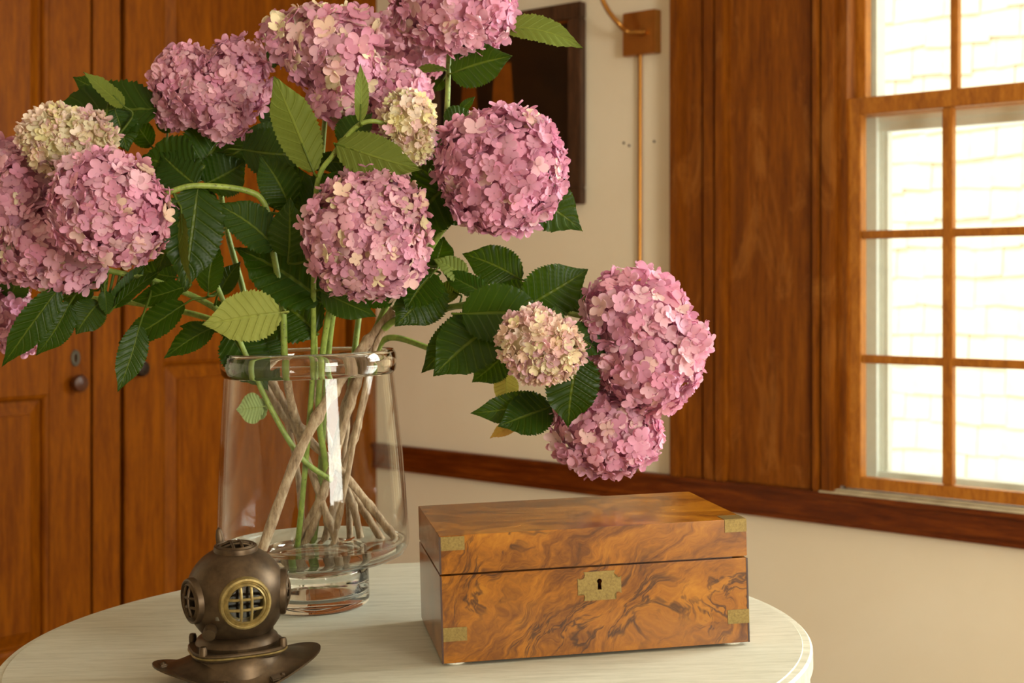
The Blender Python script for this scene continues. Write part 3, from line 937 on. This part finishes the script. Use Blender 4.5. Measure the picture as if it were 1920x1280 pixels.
lathe(bm, [(0, 0.0055), (0.040, 0.0045), (0.055, 0.0), (0.069, 0.0), (0.0735, 0.004), (0.0745, 0.010), (0.0742, 0.048), (0.0735, 0.0525), (0.0705, 0.0555), (0.069, 0.05), (0.0685, 0.022), (0.062, 0.015), (0.04, 0.013), (0, 0.0125)], 96)
finish('foot', bm, 'thick_glass', vase, smooth=True, angle=70)
WL = 0.087
bm = bmesh.new()
lathe(bm, [(0, 0.0132), (0.04, 0.0137), (0.0615, 0.0155), (0.0680, 0.0225), (0.0684, 0.05), (0.0700, 0.0565), (0.078, 0.0595), (0.092, 0.062), (0.108, 0.0662), (0.1205, 0.073), (0.1268, 0.082), (0.1282, WL), (0.12, WL - 0.0008), (0, WL - 0.001)], 96)
wat = finish('water', bm, 'water', None, mw=VM, smooth=True, angle=50)
tag(wat, 'shallow clear water standing in the bottom of the glass vase', 'water')

# ------------------------------------------------------------------ hydrangeas
def petal_mesh(name, cup, width, curl, seed):
    r = random.Random(seed)
    bm = bmesh.new()
    NU, NV = 6, 4
    for k in range(4):
        a0 = k * PI / 2 + r.uniform(-0.12, 0.12)
        sc = r.uniform(0.86, 1.08)
        tw = r.uniform(-0.16, 0.16)
        lift = cup + r.uniform(-0.08, 0.08)
        rows = []
        for i in range(NU + 1):
            u = (1 - math.cos(PI * i / NU)) / 2
            ww = width * max(0.0, 1 - abs(2 * u - 1) ** 2.3) ** (1 / 2.3) * (0.55 + 0.45 * min(1, u * 2.0)) + 0.015
            row = []
            for j in range(NV + 1):
                v_ = -1 + 2 * j / NV
                x_ = (0.04 + 0.96 * u - 0.03 * v_ * v_) * sc
                y_ = ww * v_ * sc
                z_ = lift * u * u + curl * v_ * v_ * u + tw * v_ * u * 0.6 + (0.04 if k % 2 else 0)
                ca, sa = math.cos(a0), math.sin(a0)
                row.append(bm.verts.new((x_ * ca - y_ * sa, x_ * sa + y_ * ca, z_)))
            rows.append(row)
        for i in range(NU):
            for j in range(NV):
                bm.faces.new((rows[i][j], rows[i + 1][j], rows[i + 1][j + 1], rows[i][j + 1]))
    # tiny eye
    c = [bm.verts.new((0.07 * math.cos(q), 0.07 * math.sin(q), 0.05)) for q in [0, PI / 2, PI, 1.5 * PI]]
    tp_ = bm.verts.new((0, 0, 0.12))
    for k in range(4):
        bm.faces.new((c[k], c[(k + 1) % 4], tp_))
    me = bpy.data.meshes.new(name); bm.to_mesh(me); bm.free()
    at = me.attributes.new('rad', 'FLOAT', 'POINT')
    at.data.foreach_set('value', [min(1.0, math.hypot(v_.co.x, v_.co.y)) for v_ in me.vertices])
    me.polygons.foreach_set('use_smooth', [True] * len(me.polygons))
    me.materials.append(M['petal'])
    return me
FL = [petal_mesh('floret', c, w_, k, i) for i, (c, w_, k) in enumerate(((0.05, 0.41, 0.08), (-0.12, 0.43, -0.05), (0.22, 0.41, 0.12), (0.10, 0.38, 0.16), (-0.20, 0.40, 0.06), (0.38, 0.40, 0.14)))]
FLC = [petal_mesh('floret', c, w_, k, 20 + i) for i, (c, w_, k) in enumerate(((0.40, 0.42, 0.22), (0.25, 0.44, 0.20), (0.55, 0.40, 0.20)))]

PINK = [srgb(230, 162, 194), srgb(236, 176, 204), srgb(220, 148, 180), srgb(242, 194, 212), srgb(232, 168, 190)]
MAUVE = [srgb(218, 154, 180), srgb(210, 146, 174), srgb(226, 168, 188), srgb(232, 180, 196)]
CREAM = [srgb(246, 236, 204), srgb(244, 230, 194), srgb(236, 228, 176), srgb(246, 220, 208), srgb(248, 230, 216)]
BLUSH = [srgb(234, 190, 202), srgb(236, 198, 196), srgb(234, 204, 184)]

HEADS = {}   # name -> dict(root part etc.)
stem_lines = {}
def build_hydrangea(label, path, green_from, r0, lobes, palette, accent, acc_frac, fsize, cream=False, stem_r=0.0042, group='hydrangea stems in the glass vase', dens=1.0, seed=1):
    """path: bottom to head, (px, py, depth); lobes: (px, py, rx, ry, depth)"""
    r = random.Random(seed)
    pts = [P(*q) for q in path]
    base = pts[0]
    root = empty('hydrangea', Matrix.Translation(base), label, 'flower', group)
    loc = lambda p: p - base
    cur = [loc(p) for p in catmull(pts, 10)]
    stem_lines[root.name] = (root, [p + base for p in cur])
    gi = min(range(len(cur)), key=lambda i: (cur[i] + base - P(*path[green_from])).length)
    if gi > 2:
        bm = bmesh.new()
        ph = r.uniform(0, 6)
        nodes = [r.uniform(0.05, 0.95) for _ in range(4)]
        def rr(s):
            b = r0 * (1.0 + 0.05 * math.sin(40 * s + ph))
            for q in nodes:
                b += r0 * 0.32 * math.exp(-((s - q) / 0.018) ** 2)
            return b
        fine_ = catmull(cur[:gi + 1:5] if gi > 10 else cur[:gi + 1], 10)
        tube(bm, fine_, rr, 10)
        finish('woody_stem', bm, 'woody_stem', root, smooth=True)
    if gi < len(cur) - 2:
        bm = bmesh.new()
        tube(bm, cur[max(gi - 1, 0):], lambda s: stem_r * (1.12 - 0.3 * s), 10)
        finish('green_stem', bm, 'green_stem', root, smooth=True)
    # flower head
    L = []
    for (px, py, rx, ry, d) in lobes:
        c = P(px, py, d); k = d / F
        L.append((c, rx * k, 0.5 * (rx + ry) * k * 0.95, ry * k))
    bm = bmesh.new()
    for c, a, b, h in L:
        mt = Matrix.Translation(loc(c)) @ Matrix.Diagonal((a * 0.74, b * 0.74, h * 0.74, 1))
        bmesh.ops.create_icosphere(bm, subdivisions=3, radius=1.0, matrix=mt)
    for v_ in bm.verts:
        v_.co += Vector((mnoise.noise(v_.co * 90), mnoise.noise(v_.co * 90 + Vector((9, 0, 0))), mnoise.noise(v_.co * 90 + Vector((0, 9, 0))))) * 0.006
    head = finish('flower_head', bm, 'flower_core_cream' if cream else 'flower_core', root, smooth=True, angle=180)
    spots = []
    for li, (c, a, b, h) in enumerate(L):
        area = 4 * PI * (((a * b) ** 1.6 + (a * h) ** 1.6 + (b * h) ** 1.6) / 3) ** (1 / 1.6)
        fsize_ = fsize * 0.87
        n = int(area / (fsize_ * fsize_ * 0.98) * dens)
        for k in range(n):
            zz = 1 - 2 * (k + 0.5) / n; ph = k * 2.399963 + r.uniform(-0.25, 0.25)
            q = math.sqrt(max(0, 1 - zz * zz))
            dv = Vector((q * math.cos(ph), q * math.sin(ph), zz))
            dv += Vector((r.gauss(0, .06), r.gauss(0, .06), r.gauss(0, .06))); dv.normalize()
            rad = r.choice((r.uniform(0.80, 0.92), r.uniform(0.92, 1.0), r.uniform(0.94, 1.05), r.uniform(0.96, 1.10)))
            p = c + Vector((dv.x * a, dv.y * b, dv.z * h)) * rad
            if any(lj != li and ((p - c2).x / a2) ** 2 + ((p - c2).y / b2) ** 2 + ((p - c2).z / h2) ** 2 < 0.72 for lj, (c2, a2, b2, h2) in enumerate(L)):
                continue
            nrm = Vector((dv.x / a, dv.y / b, dv.z / h)).normalized()
            face = nrm.y
            nrm += Vector((r.gauss(0, .30), r.gauss(0, .30), r.gauss(0, .30))); nrm.normalize()
            s_ = fsize_ * r.uniform(0.78, 1.24)
            m = Matrix.Translation(loc(p)) @ nrm.to_track_quat('Z', 'Y').to_matrix().to_4x4() @ Matrix.Rotation(r.uniform(0, PI), 4, 'Z') @ Matrix.Scale(s_, 4)
            col = r.choice(accent) if r.random() < acc_frac else r.choice(palette)
            f_ = r.uniform(0.76, 1.10)
            spots.append((face, m, tuple(min(x * f_, 1) for x in col[:3]) + (1,), r.choice(FLC if cream else FL)))
    spots.sort(key=lambda q: q[0])
    for face, m, col, me in spots[:290]:
        o = bpy.data.objects.new('floret', me)
        COL.objects.link(o); o.parent = head; o.matrix_local = m
        o.color = col
    rest = spots[290:]
    if rest:
        vs, fs, rads, cols = [], [], [], []
        for face, m, col, me in rest:
            k0 = len(vs)
            vs += [m @ v_.co for v_ in me.vertices]
            fs += [tuple(k0 + i for i in pl.vertices) for pl in me.polygons]
            rads += [d_.value for d_ in me.attributes['rad'].data]
            cols += list(col) * len(me.vertices)
        me = bpy.data.meshes.new('back_florets'); me.from_pydata(vs, [], fs)
        me.attributes.new('rad', 'FLOAT', 'POINT').data.foreach_set('value', rads)
        me.attributes.new('tint', 'FLOAT_COLOR', 'POINT').data.foreach_set('color', cols)
        me.polygons.foreach_set('use_smooth', [True] * len(me.polygons))
        me.materials.append(M['petal_joined'])
        o = bpy.data.objects.new('back_florets', me); COL.objects.link(o); o.parent = head
        o['kind'] = 'stuff'
    return root

build_hydrangea('round dusty mauve hydrangea with scattered cream florets leaning over the vase rim',
    [(560, 1040, 1.97), (582, 997, 1.97), (612, 903, 1.97), (597, 767, 1.93), (614, 600, 1.90), (640, 520, 1.87), (675, 460, 1.82)], 2, 0.0052,
    [(672, 440, 100, 108, 1.80), (712, 430, 88, 108, 1.81), (700, 480, 96, 78, 1.80)], MAUVE, BLUSH + [srgb(236, 220, 178)], 0.20, 0.0132, seed=11)
build_hydrangea('pink hydrangea on an arching green stem in front of the cupboard keyhole',
    [(741, 1008, 1.95), (642, 885, 1.96), (562, 800, 1.96), (536, 690, 1.91), (530, 580, 1.89), (512, 470, 1.88), (497, 385, 1.87), (460, 357, 1.86), (370, 348, 1.83), (318, 360, 1.82), (240, 390, 1.82)], 3, 0.0056,
    [(200, 390, 100, 96, 1.80), (225, 400, 92, 96, 1.80), (175, 350, 66, 60, 1.79)], PINK, BLUSH, 0.12, 0.0150, seed=12)
build_hydrangea('heart-shaped dusky pink hydrangea standing before the pine cupboard',
    [(717, 1014, 1.99), (624, 870, 2.0), (550, 800, 2.0), (488, 706, 2.0), (460, 560, 2.0), (425, 430, 1.99), (410, 330, 1.97), (395, 230, 1.96)], 3, 0.0056,
    [(350, 150, 60, 66, 1.95), (440, 150, 64, 74, 1.94), (418, 218, 44, 46, 1.92), (390, 185, 74, 52, 1.93), (332, 195, 40, 44, 1.95)], MAUVE, PINK, 0.4, 0.0130, seed=13)
build_hydrangea('large pink hydrangea with faded cream petals along its crown',
    [(655, 1040, 2.0), (650, 917, 2.02), (600, 780, 2.02), (591, 690, 2.0), (590, 560, 1.98), (600, 350, 1.96), (615, 150, 1.93)], 3, 0.0045,
    [(600, 85, 78, 72, 1.90), (650, 130, 72, 82, 1.90), (535, 72, 42, 44, 1.90), (660, 60, 44, 44, 1.91), (635, 185, 50, 42, 1.89)], PINK[:3] + MAUVE, BLUSH + CREAM[:2], 0.34, 0.0168, seed=14)
build_hydrangea('bright pink hydrangea directly behind the small greenish hydrangea',
    [(585, 1045, 1.99), (600, 900, 2.0), (610, 740, 2.0), (630, 560, 1.98), (690, 350, 1.96), (735, 210, 1.94)], 0, 0.0042,
    [(745, 180, 58, 58, 1.92), (775, 245, 36, 58, 1.92), (715, 190, 44, 58, 1.92)], PINK, BLUSH, 0.1, 0.0128, seed=15)
build_hydrangea('small greenish cream young hydrangea on a forked green stem',
    [(555, 1050, 1.96), (570, 900, 1.95), (586, 700, 1.92), (588, 500, 1.87), (595, 345, 1.83), (625, 290, 1.82), (665, 240, 1.81), (700, 227, 1.81), (742, 240, 1.82)], 0, 0.0042,
    [(763, 225, 46, 50, 1.83), (770, 275, 36, 32, 1.83)], CREAM, BLUSH, 0.25, 0.0098, cream=True, stem_r=0.0036, seed=16)
build_hydrangea('pink hydrangea half hidden behind two taller blooms before the pale wall',
    [(610, 1030, 2.02), (640, 900, 2.03), (660, 700, 2.05), (700, 400, 2.1), (750, 180, 2.14), (760, 90, 2.15)], 2, 0.0034,
    [(735, 80, 58, 56, 2.15), (790, 100, 46, 42, 2.15)], MAUVE, PINK, 0.4, 0.0135, seed=17)
build_hydrangea('topmost pink hydrangea on a straight green stem before the dark painting',
    [(676, 1008, 1.98), (660, 940, 1.98), (630, 842, 1.98), (668, 700, 1.98), (708, 610, 1.98), (775, 450, 1.97), (830, 300, 1.97), (838, 205, 1.96), (842, 100, 1.95), (848, 60, 1.95)], 4, 0.0050,
    [(850, 12, 98, 82, 1.94), (905, 20, 58, 68, 1.94), (790, 10, 52, 66, 1.95), (860, 60, 62, 38, 1.93)], PINK, BLUSH, 0.15, 0.0160, seed=18)
build_hydrangea('large round rose pink hydrangea hanging before the picture frame',
    [(492, 1030, 1.90), (555, 860, 1.91), (620, 740, 1.93), (690, 640, 1.95), (740, 580, 1.94), (830, 430, 1.90), (910, 340, 1.87)], 4, 0.0072,
    [(950, 320, 104, 112, 1.85), (910, 300, 86, 86, 1.85), (935, 375, 84, 62, 1.84), (895, 325, 74, 70, 1.86), (980, 290, 62, 82, 1.85)], PINK[:3] + MAUVE[:2], BLUSH, 0.08, 0.0158, seed=19)
build_hydrangea('big pale pink hydrangea hanging in front of the window casing',
    [(540, 1045, 1.98), (598, 940, 1.97), (632, 842, 1.96), (670, 716, 1.96), (722, 605, 1.96), (790, 592, 1.95), (860, 573, 1.92), (960, 562, 1.90), (1080, 590, 1.88), (1170, 610, 1.86)], 4, 0.0056,
    [(1190, 595, 94, 92, 1.85), (1215, 680, 92, 92, 1.85), (1285, 640, 42, 44, 1.84), (1150, 640, 66, 72, 1.86)], PINK, BLUSH[:2], 0.08, 0.0152, seed=20)
build_hydrangea('low pale pink hydrangea hanging above the walnut box',
    [(600, 1050, 1.99), (625, 950, 2.0), (670, 800, 2.0), (700, 680, 1.99), (727, 634, 1.98), (797, 650, 1.97), (900, 700, 1.95), (1000, 755, 1.92), (1100, 800, 1.90)], 3, 0.0050,
    [(1135, 810, 98, 78, 1.88), (1165, 815, 70, 66, 1.88), (1125, 760, 40, 38, 1.88)], PINK, BLUSH[:2], 0.08, 0.0150, seed=21)
build_hydrangea('small cream hydrangea blushed pink among leaves above the walnut box',
    [(620, 1045, 1.96), (650, 900, 1.95), (690, 700, 1.95), (725, 612, 1.94), (800, 585, 1.93), (880, 575, 1.905), (950, 612, 1.87), (1005, 645, 1.80)], 3, 0.0036,
    [(1002, 640, 62, 58, 1.78), (1035, 655, 54, 52, 1.78), (1010, 670, 52, 44, 1.78)], CREAM + BLUSH, BLUSH, 0.4, 0.0100, cream=True, seed=22)
build_hydrangea('small cream hydrangea at the left below a dark broad leaf',
    [(622, 900, 1.95), (563, 856, 1.93), (504, 758, 1.92), (450, 640, 1.92), (380, 480, 1.91), (280, 330, 1.90), (170, 270, 1.89)], 0, 0.0046,
    [(105, 255, 62, 52, 1.86), (155, 265, 58, 54, 1.86), (115, 290, 54, 34, 1.85)], CREAM, BLUSH, 0.3, 0.0105, cream=True, stem_r=0.0036, seed=23)
build_hydrangea('long drooping mauve hydrangea at the far left of the bouquet',
    [(640, 1045, 1.97), (600, 930, 1.97), (545, 780, 1.97), (490, 690, 1.96), (420, 590, 1.96), (300, 530, 1.94), (180, 500, 1.92), (90, 450, 1.91)], 3, 0.0050,
    [(40, 380, 74, 92, 1.90), (100, 455, 86, 86, 1.89), (10, 330, 50, 66, 1.91), (130, 500, 58, 46, 1.88), (40, 480, 50, 50, 1.9)], MAUVE, PINK + CREAM[:1], 0.22, 0.0150, seed=24)
build_hydrangea('small dusky pink hydrangea lowest at the far left beside hanging leaves',
    [(570, 1052, 2.0), (560, 900, 2.01), (530, 760, 2.02), (480, 660, 2.02), (400, 600, 2.02), (230, 565, 2.03), (80, 560, 2.04), (40, 590, 2.04)], 3, 0.0042,
    [(15, 585, 50, 48, 2.04), (40, 630, 38, 32, 2.03)], MAUVE, PINK, 0.3, 0.0145, seed=25)

# ---- leaves
DK = MD = LT = OL = BR = srgb(40, 67, 2); PALE = srgb(164, 168, 92); YEL = srgb(244, 224, 120); BRN = srgb(206, 146, 76); MINT = srgb(176, 196, 132)
leaf_n = 0
def leaf(bxp, byp, txp, typ, wpx, d0, d1, col=DK, roll=0.0, fold=0.18, curl=0.10, under=False, bulge=0.42, seed=None, twist=0.0, side=0.0):
    """a serrated ovate blade from base pixel to tip pixel at the given depths, with a stalk to the nearest stem"""
    global leaf_n
    leaf_n += 1
    r = random.Random(900 + leaf_n)
    B, T = P(bxp, byp, d0), P(txp, typ, d1)
    ax_ = (T - B); Ln = ax_.length; ax_.normalize()
    W = wpx * (d0 + d1) / 2 / F / 2
    n0 = Vector((0.12, -1, 0.25)); n0 = (n0 - ax_ * n0.dot(ax_)).normalized()
    nrm = Matrix.Rotation(math.radians(roll + r.uniform(-6, 6)), 3, ax_) @ n0
    W /= max(0.45, abs(math.cos(math.radians(roll))))
    twist += r.uniform(-22, 22); curl += r.uniform(-0.05, 0.12); side += r.uniform(-0.05, 0.05)
    # nearest stem
    best = None
    for nm, (root, line) in stem_lines.items():
        for q in line[6:]:
            dd = (q - B).length
            # prefer points that do not lie further along than the base
            if best is None or dd < best[0]:
                best = (dd, root, q)
    dd, root, q = best
    base = root.location
    NU, NV = 44, 12
    bm = bmesh.new()
    uvl = bm.loops.layers.uv.new('UVMap')
    rows = []
    ph = r.uniform(0, 6)
    info = {}
    for i in range(NU + 1):
        u = i / NU
        pa, pb = (0.55, 0.85) if bulge < 0.45 else (0.62, 0.74)
        pk = pa / (pa + pb)
        e = (u ** pa * (1 - u) ** pb) / (pk ** pa * (1 - pk) ** pb) if 0 < u < 1 else 0
        taper = 1 - 0.40 * max(0, min(1, (u - 0.70) / 0.22))
        ww = W * e * taper
        tooth = 1 + (0.065 if i % 2 else -0.02) * (1 if 0.08 < u < 0.96 else 0)
        tw = math.radians(twist) * (u - 0.3)
        nn = Matrix.Rotation(tw, 3, ax_) @ nrm
        sd = ax_.cross(nn).normalized()
        row = []
        for j in range(NV + 1):
            v_ = -1 + 2 * j / NV
            x_ = u * Ln - (0.05 * W if i % 2 and abs(v_) > 0.99 else 0)
            wv = ww * v_ * (tooth if abs(v_) > 0.99 else 1)
            z_ = fold * abs(wv) * (1 - 0.35 * abs(v_)) - curl * Ln * (u - 0.25) ** 2 + curl * Ln * 0.0625 + 0.05 * W * math.sin(9 * u + ph + 2 * v_) * abs(v_)
            ridge = 0.075 * W * math.sin((u * 9 - abs(v_) * 1.6) * 2 * PI) * (0.3 + 0.7 * abs(v_)) * (1 - abs(v_) * 0.4)
            p = B + ax_ * x_ + sd * (wv + side * Ln * math.sin(PI * u)) + nn * (z_ + ridge)
            vv = bm.verts.new(p - base); info[vv] = (u, 0.5 + 0.5 * v_)
            row.append(vv)
        rows.append(row)
    for i in range(NU):
        for j in range(NV):
            f = bm.faces.new((rows[i][j], rows[i + 1][j], rows[i + 1][j + 1], rows[i][j + 1]))
            for lp in f.loops:
                lp[uvl].uv = info[lp.vert]
    # orient so that the upper side carries the outward normal
    bm.normal_update()
    avg = Vector()
    for f in bm.faces:
        avg += f.normal
    want = nrm if not under else -nrm
    if avg.dot(want) < 0:
        bmesh.ops.reverse_faces(bm, faces=list(bm.faces))
    # stalk
    if dd > 0.004:
        m1 = B - ax_ * min(dd * 0.25, 0.02)
        st = [p - base for p in catmull([q, (q + m1) / 2 + Vector((0, 0.002, -0.003)), m1, B, B + ax_ * 0.3 * Ln - nrm * 0.0012 * (1 if not under else -1)], 5)]
        nf = len(bm.faces)
        tube(bm, st, lambda s: 0.0021 - 0.0010 * s, 6)
        bm.faces.ensure_lookup_table()
        for f in bm.faces[nf:]:
            for lp in f.loops:
                lp[uvl].uv = (0.5, 0.5)
    me = bpy.data.meshes.new('leaf'); bm.to_mesh(me); bm.free()
    me.polygons.foreach_set('use_smooth', [True] * len(me.polygons))
    me.materials.append(M['leaf'])
    o = bpy.data.objects.new('leaf', me); COL.objects.link(o); o.parent = root
    f_ = r.uniform(0.88, 1.12)
    o.color = (col[0] * f_, col[1] * f_, col[2] * f_, 1)
    return o

# left side
leaf(296, 204, 78, 207, 118, 1.94, 1.95, DK, roll=10)
leaf(232, 199, 160, 132, 42, 1.91, 1.88, LT, roll=35, under=True)
leaf(205, 175, 135, 142, 40, 1.96, 1.97, DK)
leaf(215, 205, 240, 285, 66, 1.92, 1.93, DK, roll=-10)
leaf(284, 274, 244, 218, 42, 1.97, 1.99, LT, roll=-20)
leaf(314, 250, 308, 195, 34, 1.99, 2.0, MD)
leaf(368, 330, 452, 214, 118, 1.93, 1.98, MD, roll=12, fold=0.25)
leaf(366, 310, 262, 292, 108, 1.91, 1.93, DK, roll=-8)
leaf(366, 346, 298, 282, 86, 1.90, 1.92, DK, roll=5)
leaf(371, 352, 350, 545, 104, 1.84, 1.82, DK, roll=-22, fold=0.35)
leaf(334, 395, 288, 512, 92, 1.87, 1.88, DK, roll=8)
leaf(340, 400, 352, 535, 26, 1.815, 1.80, LT, roll=55, under=True)
leaf(385, 345, 462, 298, 90, 1.93, 1.94, DK, roll=5)
leaf(400, 360, 340, 420, 60, 1.95, 1.96, DK)
leaf(455, 281, 580, 288, 92, 1.91, 1.92, DK, roll=10)
leaf(458, 275, 528, 225, 46, 1.92, 1.93, DK)
leaf(542, 385, 486, 290, 74, 1.88, 1.86, MD, roll=-15)
leaf(515, 392, 548, 312, 66, 1.92, 1.92, DK)
leaf(588, 322, 513, 142, 78, 1.82, 1.80, OL, roll=-18, under=True, bulge=0.5, fold=-0.22)
leaf(516, 235, 505, 190, 50, 2.0, 2.0, DK)
leaf(675, 228, 678, 118, 28, 1.80, 1.79, OL, roll=20, under=True)
leaf(630, 270, 785, 320, 76, 1.81, 1.79, OL, roll=20, under=True, fold=-0.22, curl=0.18)
leaf(640, 268, 694, 204, 62, 1.84, 1.86, MD, roll=-20, curl=0.3)
leaf(600, 344, 660, 324, 22, 1.83, 1.83, LT, roll=30)
leaf(595, 300, 690, 306, 40, 1.87, 1.88, DK, roll=10)
leaf(570, 400, 660, 330, 90, 1.90, 1.92, DK)
leaf(590, 420, 545, 300, 70, 1.93, 1.93, DK)
leaf(516, 464, 404, 376, 84, 1.86, 1.84, MD, roll=18)
leaf(541, 482, 538, 372, 78, 1.855, 1.84, DK, roll=-14)
leaf(602, 562, 442, 458, 128, 1.89, 1.88, DK, roll=10)
leaf(594, 624, 488, 540, 112, 1.91, 1.92, DK, roll=-6)
leaf(526, 586, 380, 606, 98, 1.85, 1.82, PALE, roll=6, under=True, bulge=0.35)
leaf(430, 622, 505, 730, 88, 1.93, 1.92, DK, roll=-8)
leaf(470, 630, 525, 690, 70, 1.95, 1.95, DK)
leaf(494, 762, 442, 768, 56, 1.925, 1.93, MINT, roll=-10)
leaf(500, 760, 474, 772, 40, 1.93, 1.94, MINT, roll=10)
leaf(401, 612, 305, 668, 52, 1.90, 1.89, DK, roll=15)
leaf(396, 620, 334, 610, 26, 1.93, 1.94, MD)
leaf(346, 570, 220, 642, 62, 1.90, 1.89, DK, roll=12)
leaf(262, 610, 221, 736, 52, 1.88, 1.87, MD, roll=-14, fold=0.3)
leaf(110, 540, 5, 692, 54, 1.87, 1.86, LT, roll=-30, fold=0.35)
leaf(131, 568, 68, 668, 54, 1.90, 1.89, MD, roll=-22, fold=0.35)
leaf(186, 566, 142, 627, 62, 1.91, 1.90, MD, roll=-10)
leaf(196, 545, 198, 592, 28, 1.90, 1.90, MD)
leaf(204, 576, 274, 488, 36, 1.92, 1.93, LT, roll=25)
leaf(215, 575, 300, 500, 30, 1.91, 1.91, MD, roll=-15)
leaf(346, 538, 246, 562, 46, 1.92, 1.92, DK, roll=15)
leaf(175, 545, 110, 560, 46, 1.92, 1.93, DK)
leaf(190, 540, 185, 490, 30, 1.91, 1.92, MD)
leaf(391, 548, 402, 450, 54, 1.90, 1.89, MD, roll=-20, curl=0.25)
leaf(410, 552, 450, 488, 40, 1.95, 1.96, DK)
leaf(330, 520, 255, 500, 50, 1.95, 1.96, DK)
leaf(20, 560, 40, 500, 60, 2.02, 2.02, DK)
leaf(460, 640, 400, 560, 60, 1.97, 1.98, DK)
# middle and right
leaf(838, 344, 742, 436, 128, 1.90, 1.89, DK, roll=12)
leaf(834, 370, 796, 455, 60, 1.91, 1.90, DK, roll=-10)
leaf(800, 330, 760, 420, 70, 1.93, 1.92, DK)
leaf(832, 372, 884, 424, 56, 1.93, 1.93, LT, roll=-10)
leaf(962, 350, 1094, 430, 104, 1.90, 1.89, MD, roll=8)
leaf(838, 240, 892, 206, 58, 1.93, 1.94, MD)
leaf(832, 305, 803, 222, 50, 1.94, 1.95, LT)
leaf(812, 330, 770, 300, 50, 1.95, 1.95, MD)
leaf(846, 138, 960, 106, 78, 1.94, 1.92, MD, roll=15, curl=0.12)
leaf(838, 131, 768, 131, 28, 1.95, 1.94, LT, roll=40, under=True)
leaf(830, 150, 815, 172, 22, 1.99, 1.99, LT)
leaf(946, 50, 1094, 80, 62, 1.95, 1.94, BR, roll=-8, curl=0.22, under=True, side=-0.05)
leaf(862, 206, 890, 180, 18, 1.965, 1.96, LT)
leaf(520, 120, 470, 105, 40, 1.98, 1.98, DK)
leaf(815, 502, 832, 442, 56, 1.92, 1.93, LT, roll=-15)
leaf(874, 522, 816, 482, 52, 1.91, 1.90, LT, roll=20, under=True)
leaf(860, 552, 822, 532, 44, 1.93, 1.93, LT, roll=-10, under=True)
leaf(978, 524, 866, 474, 76, 1.92, 1.93, LT, roll=-8)
leaf(920, 556, 828, 504, 46, 1.89, 1.90, LT, roll=25)
leaf(992, 548, 914, 548, 48, 1.90, 1.91, LT, roll=10)
leaf(984, 576, 1104, 505, 100, 1.88, 1.88, LT, roll=8)
leaf(1058, 572, 1120, 548, 52, 1.91, 1.92, MD)
leaf(866, 588, 1034, 590, 104, 1.85, 1.83, DK, roll=14, fold=0.2)
leaf(930, 606, 812, 704, 116, 1.86, 1.84, DK, roll=8)
leaf(884, 592, 790, 700, 66, 1.88, 1.87, MD, roll=-20)
leaf(950, 660, 884, 716, 66, 1.88, 1.88, MD)
leaf(1086, 668, 1068, 804, 100, 1.80, 1.82, MD, roll=-10, fold=0.12)
leaf(1062, 612, 1138, 664, 58, 1.82, 1.82, MD, roll=-8)
leaf(1042, 612, 1042, 570, 34, 1.81, 1.82, MD, roll=10)
leaf(1000, 690, 1060, 700, 40, 1.83, 1.84, DK)
leaf(1034, 762, 934, 798, 82, 1.88, 1.86, MD, roll=15)
leaf(1012, 748, 882, 774, 56, 1.89, 1.88, MD, roll=-12)
leaf(1060, 750, 1100, 745, 30, 1.9, 1.9, MD)
leaf(949, 700, 946, 765, 46, 1.93, 1.92, YEL, roll=5, fold=0.1)
leaf(968, 798, 916, 816, 28, 1.92, 1.92, BRN, roll=15, curl=0.4)
leaf(818, 520, 742, 612, 104, 1.90, 1.88, MD, roll=-8)
leaf(812, 512, 760, 580, 84, 1.88, 1.86, DK, roll=20)
leaf(742, 560, 630, 548, 62, 1.90, 1.88, MD, roll=10)
leaf(602, 545, 705, 592, 54, 1.88, 1.87, MD, roll=25)
leaf(1165, 760, 1180, 748, 20, 1.9, 1.9, LT)

# a withered leaflet floating on the water
fm = VM @ Matrix.Translation((0.050, -0.004, WL)) @ Matrix.Rotation(0.5, 4, 'Z')
bm = bmesh.new()
prev = None
for i in range(9):
    u = i / 8
    ww = 0.0042 * math.sin(PI * u) ** 0.8
    a_ = bm.verts.new((0.016 * (u - 0.5), -ww, 0.0012 + 0.004 * u * u)); b_ = bm.verts.new((0.016 * (u - 0.5), 0, 0.0002 + 0.004 * u * u)); c_ = bm.verts.new((0.016 * (u - 0.5), ww, 0.0016 + 0.004 * u * u))
    if prev:
        bm.faces.new((prev[0], a_, b_, prev[1])); bm.faces.new((prev[1], b_, c_, prev[2]))
    prev = (a_, b_, c_)
plain('withered', srgb(176, 96, 40), 0.6, mott=0.3, nscale=300)
tag(finish('floating_leaf', bm, 'withered', None, mw=fm, smooth=True), 'tiny withered orange leaf floating on the water in the vase', 'leaf')
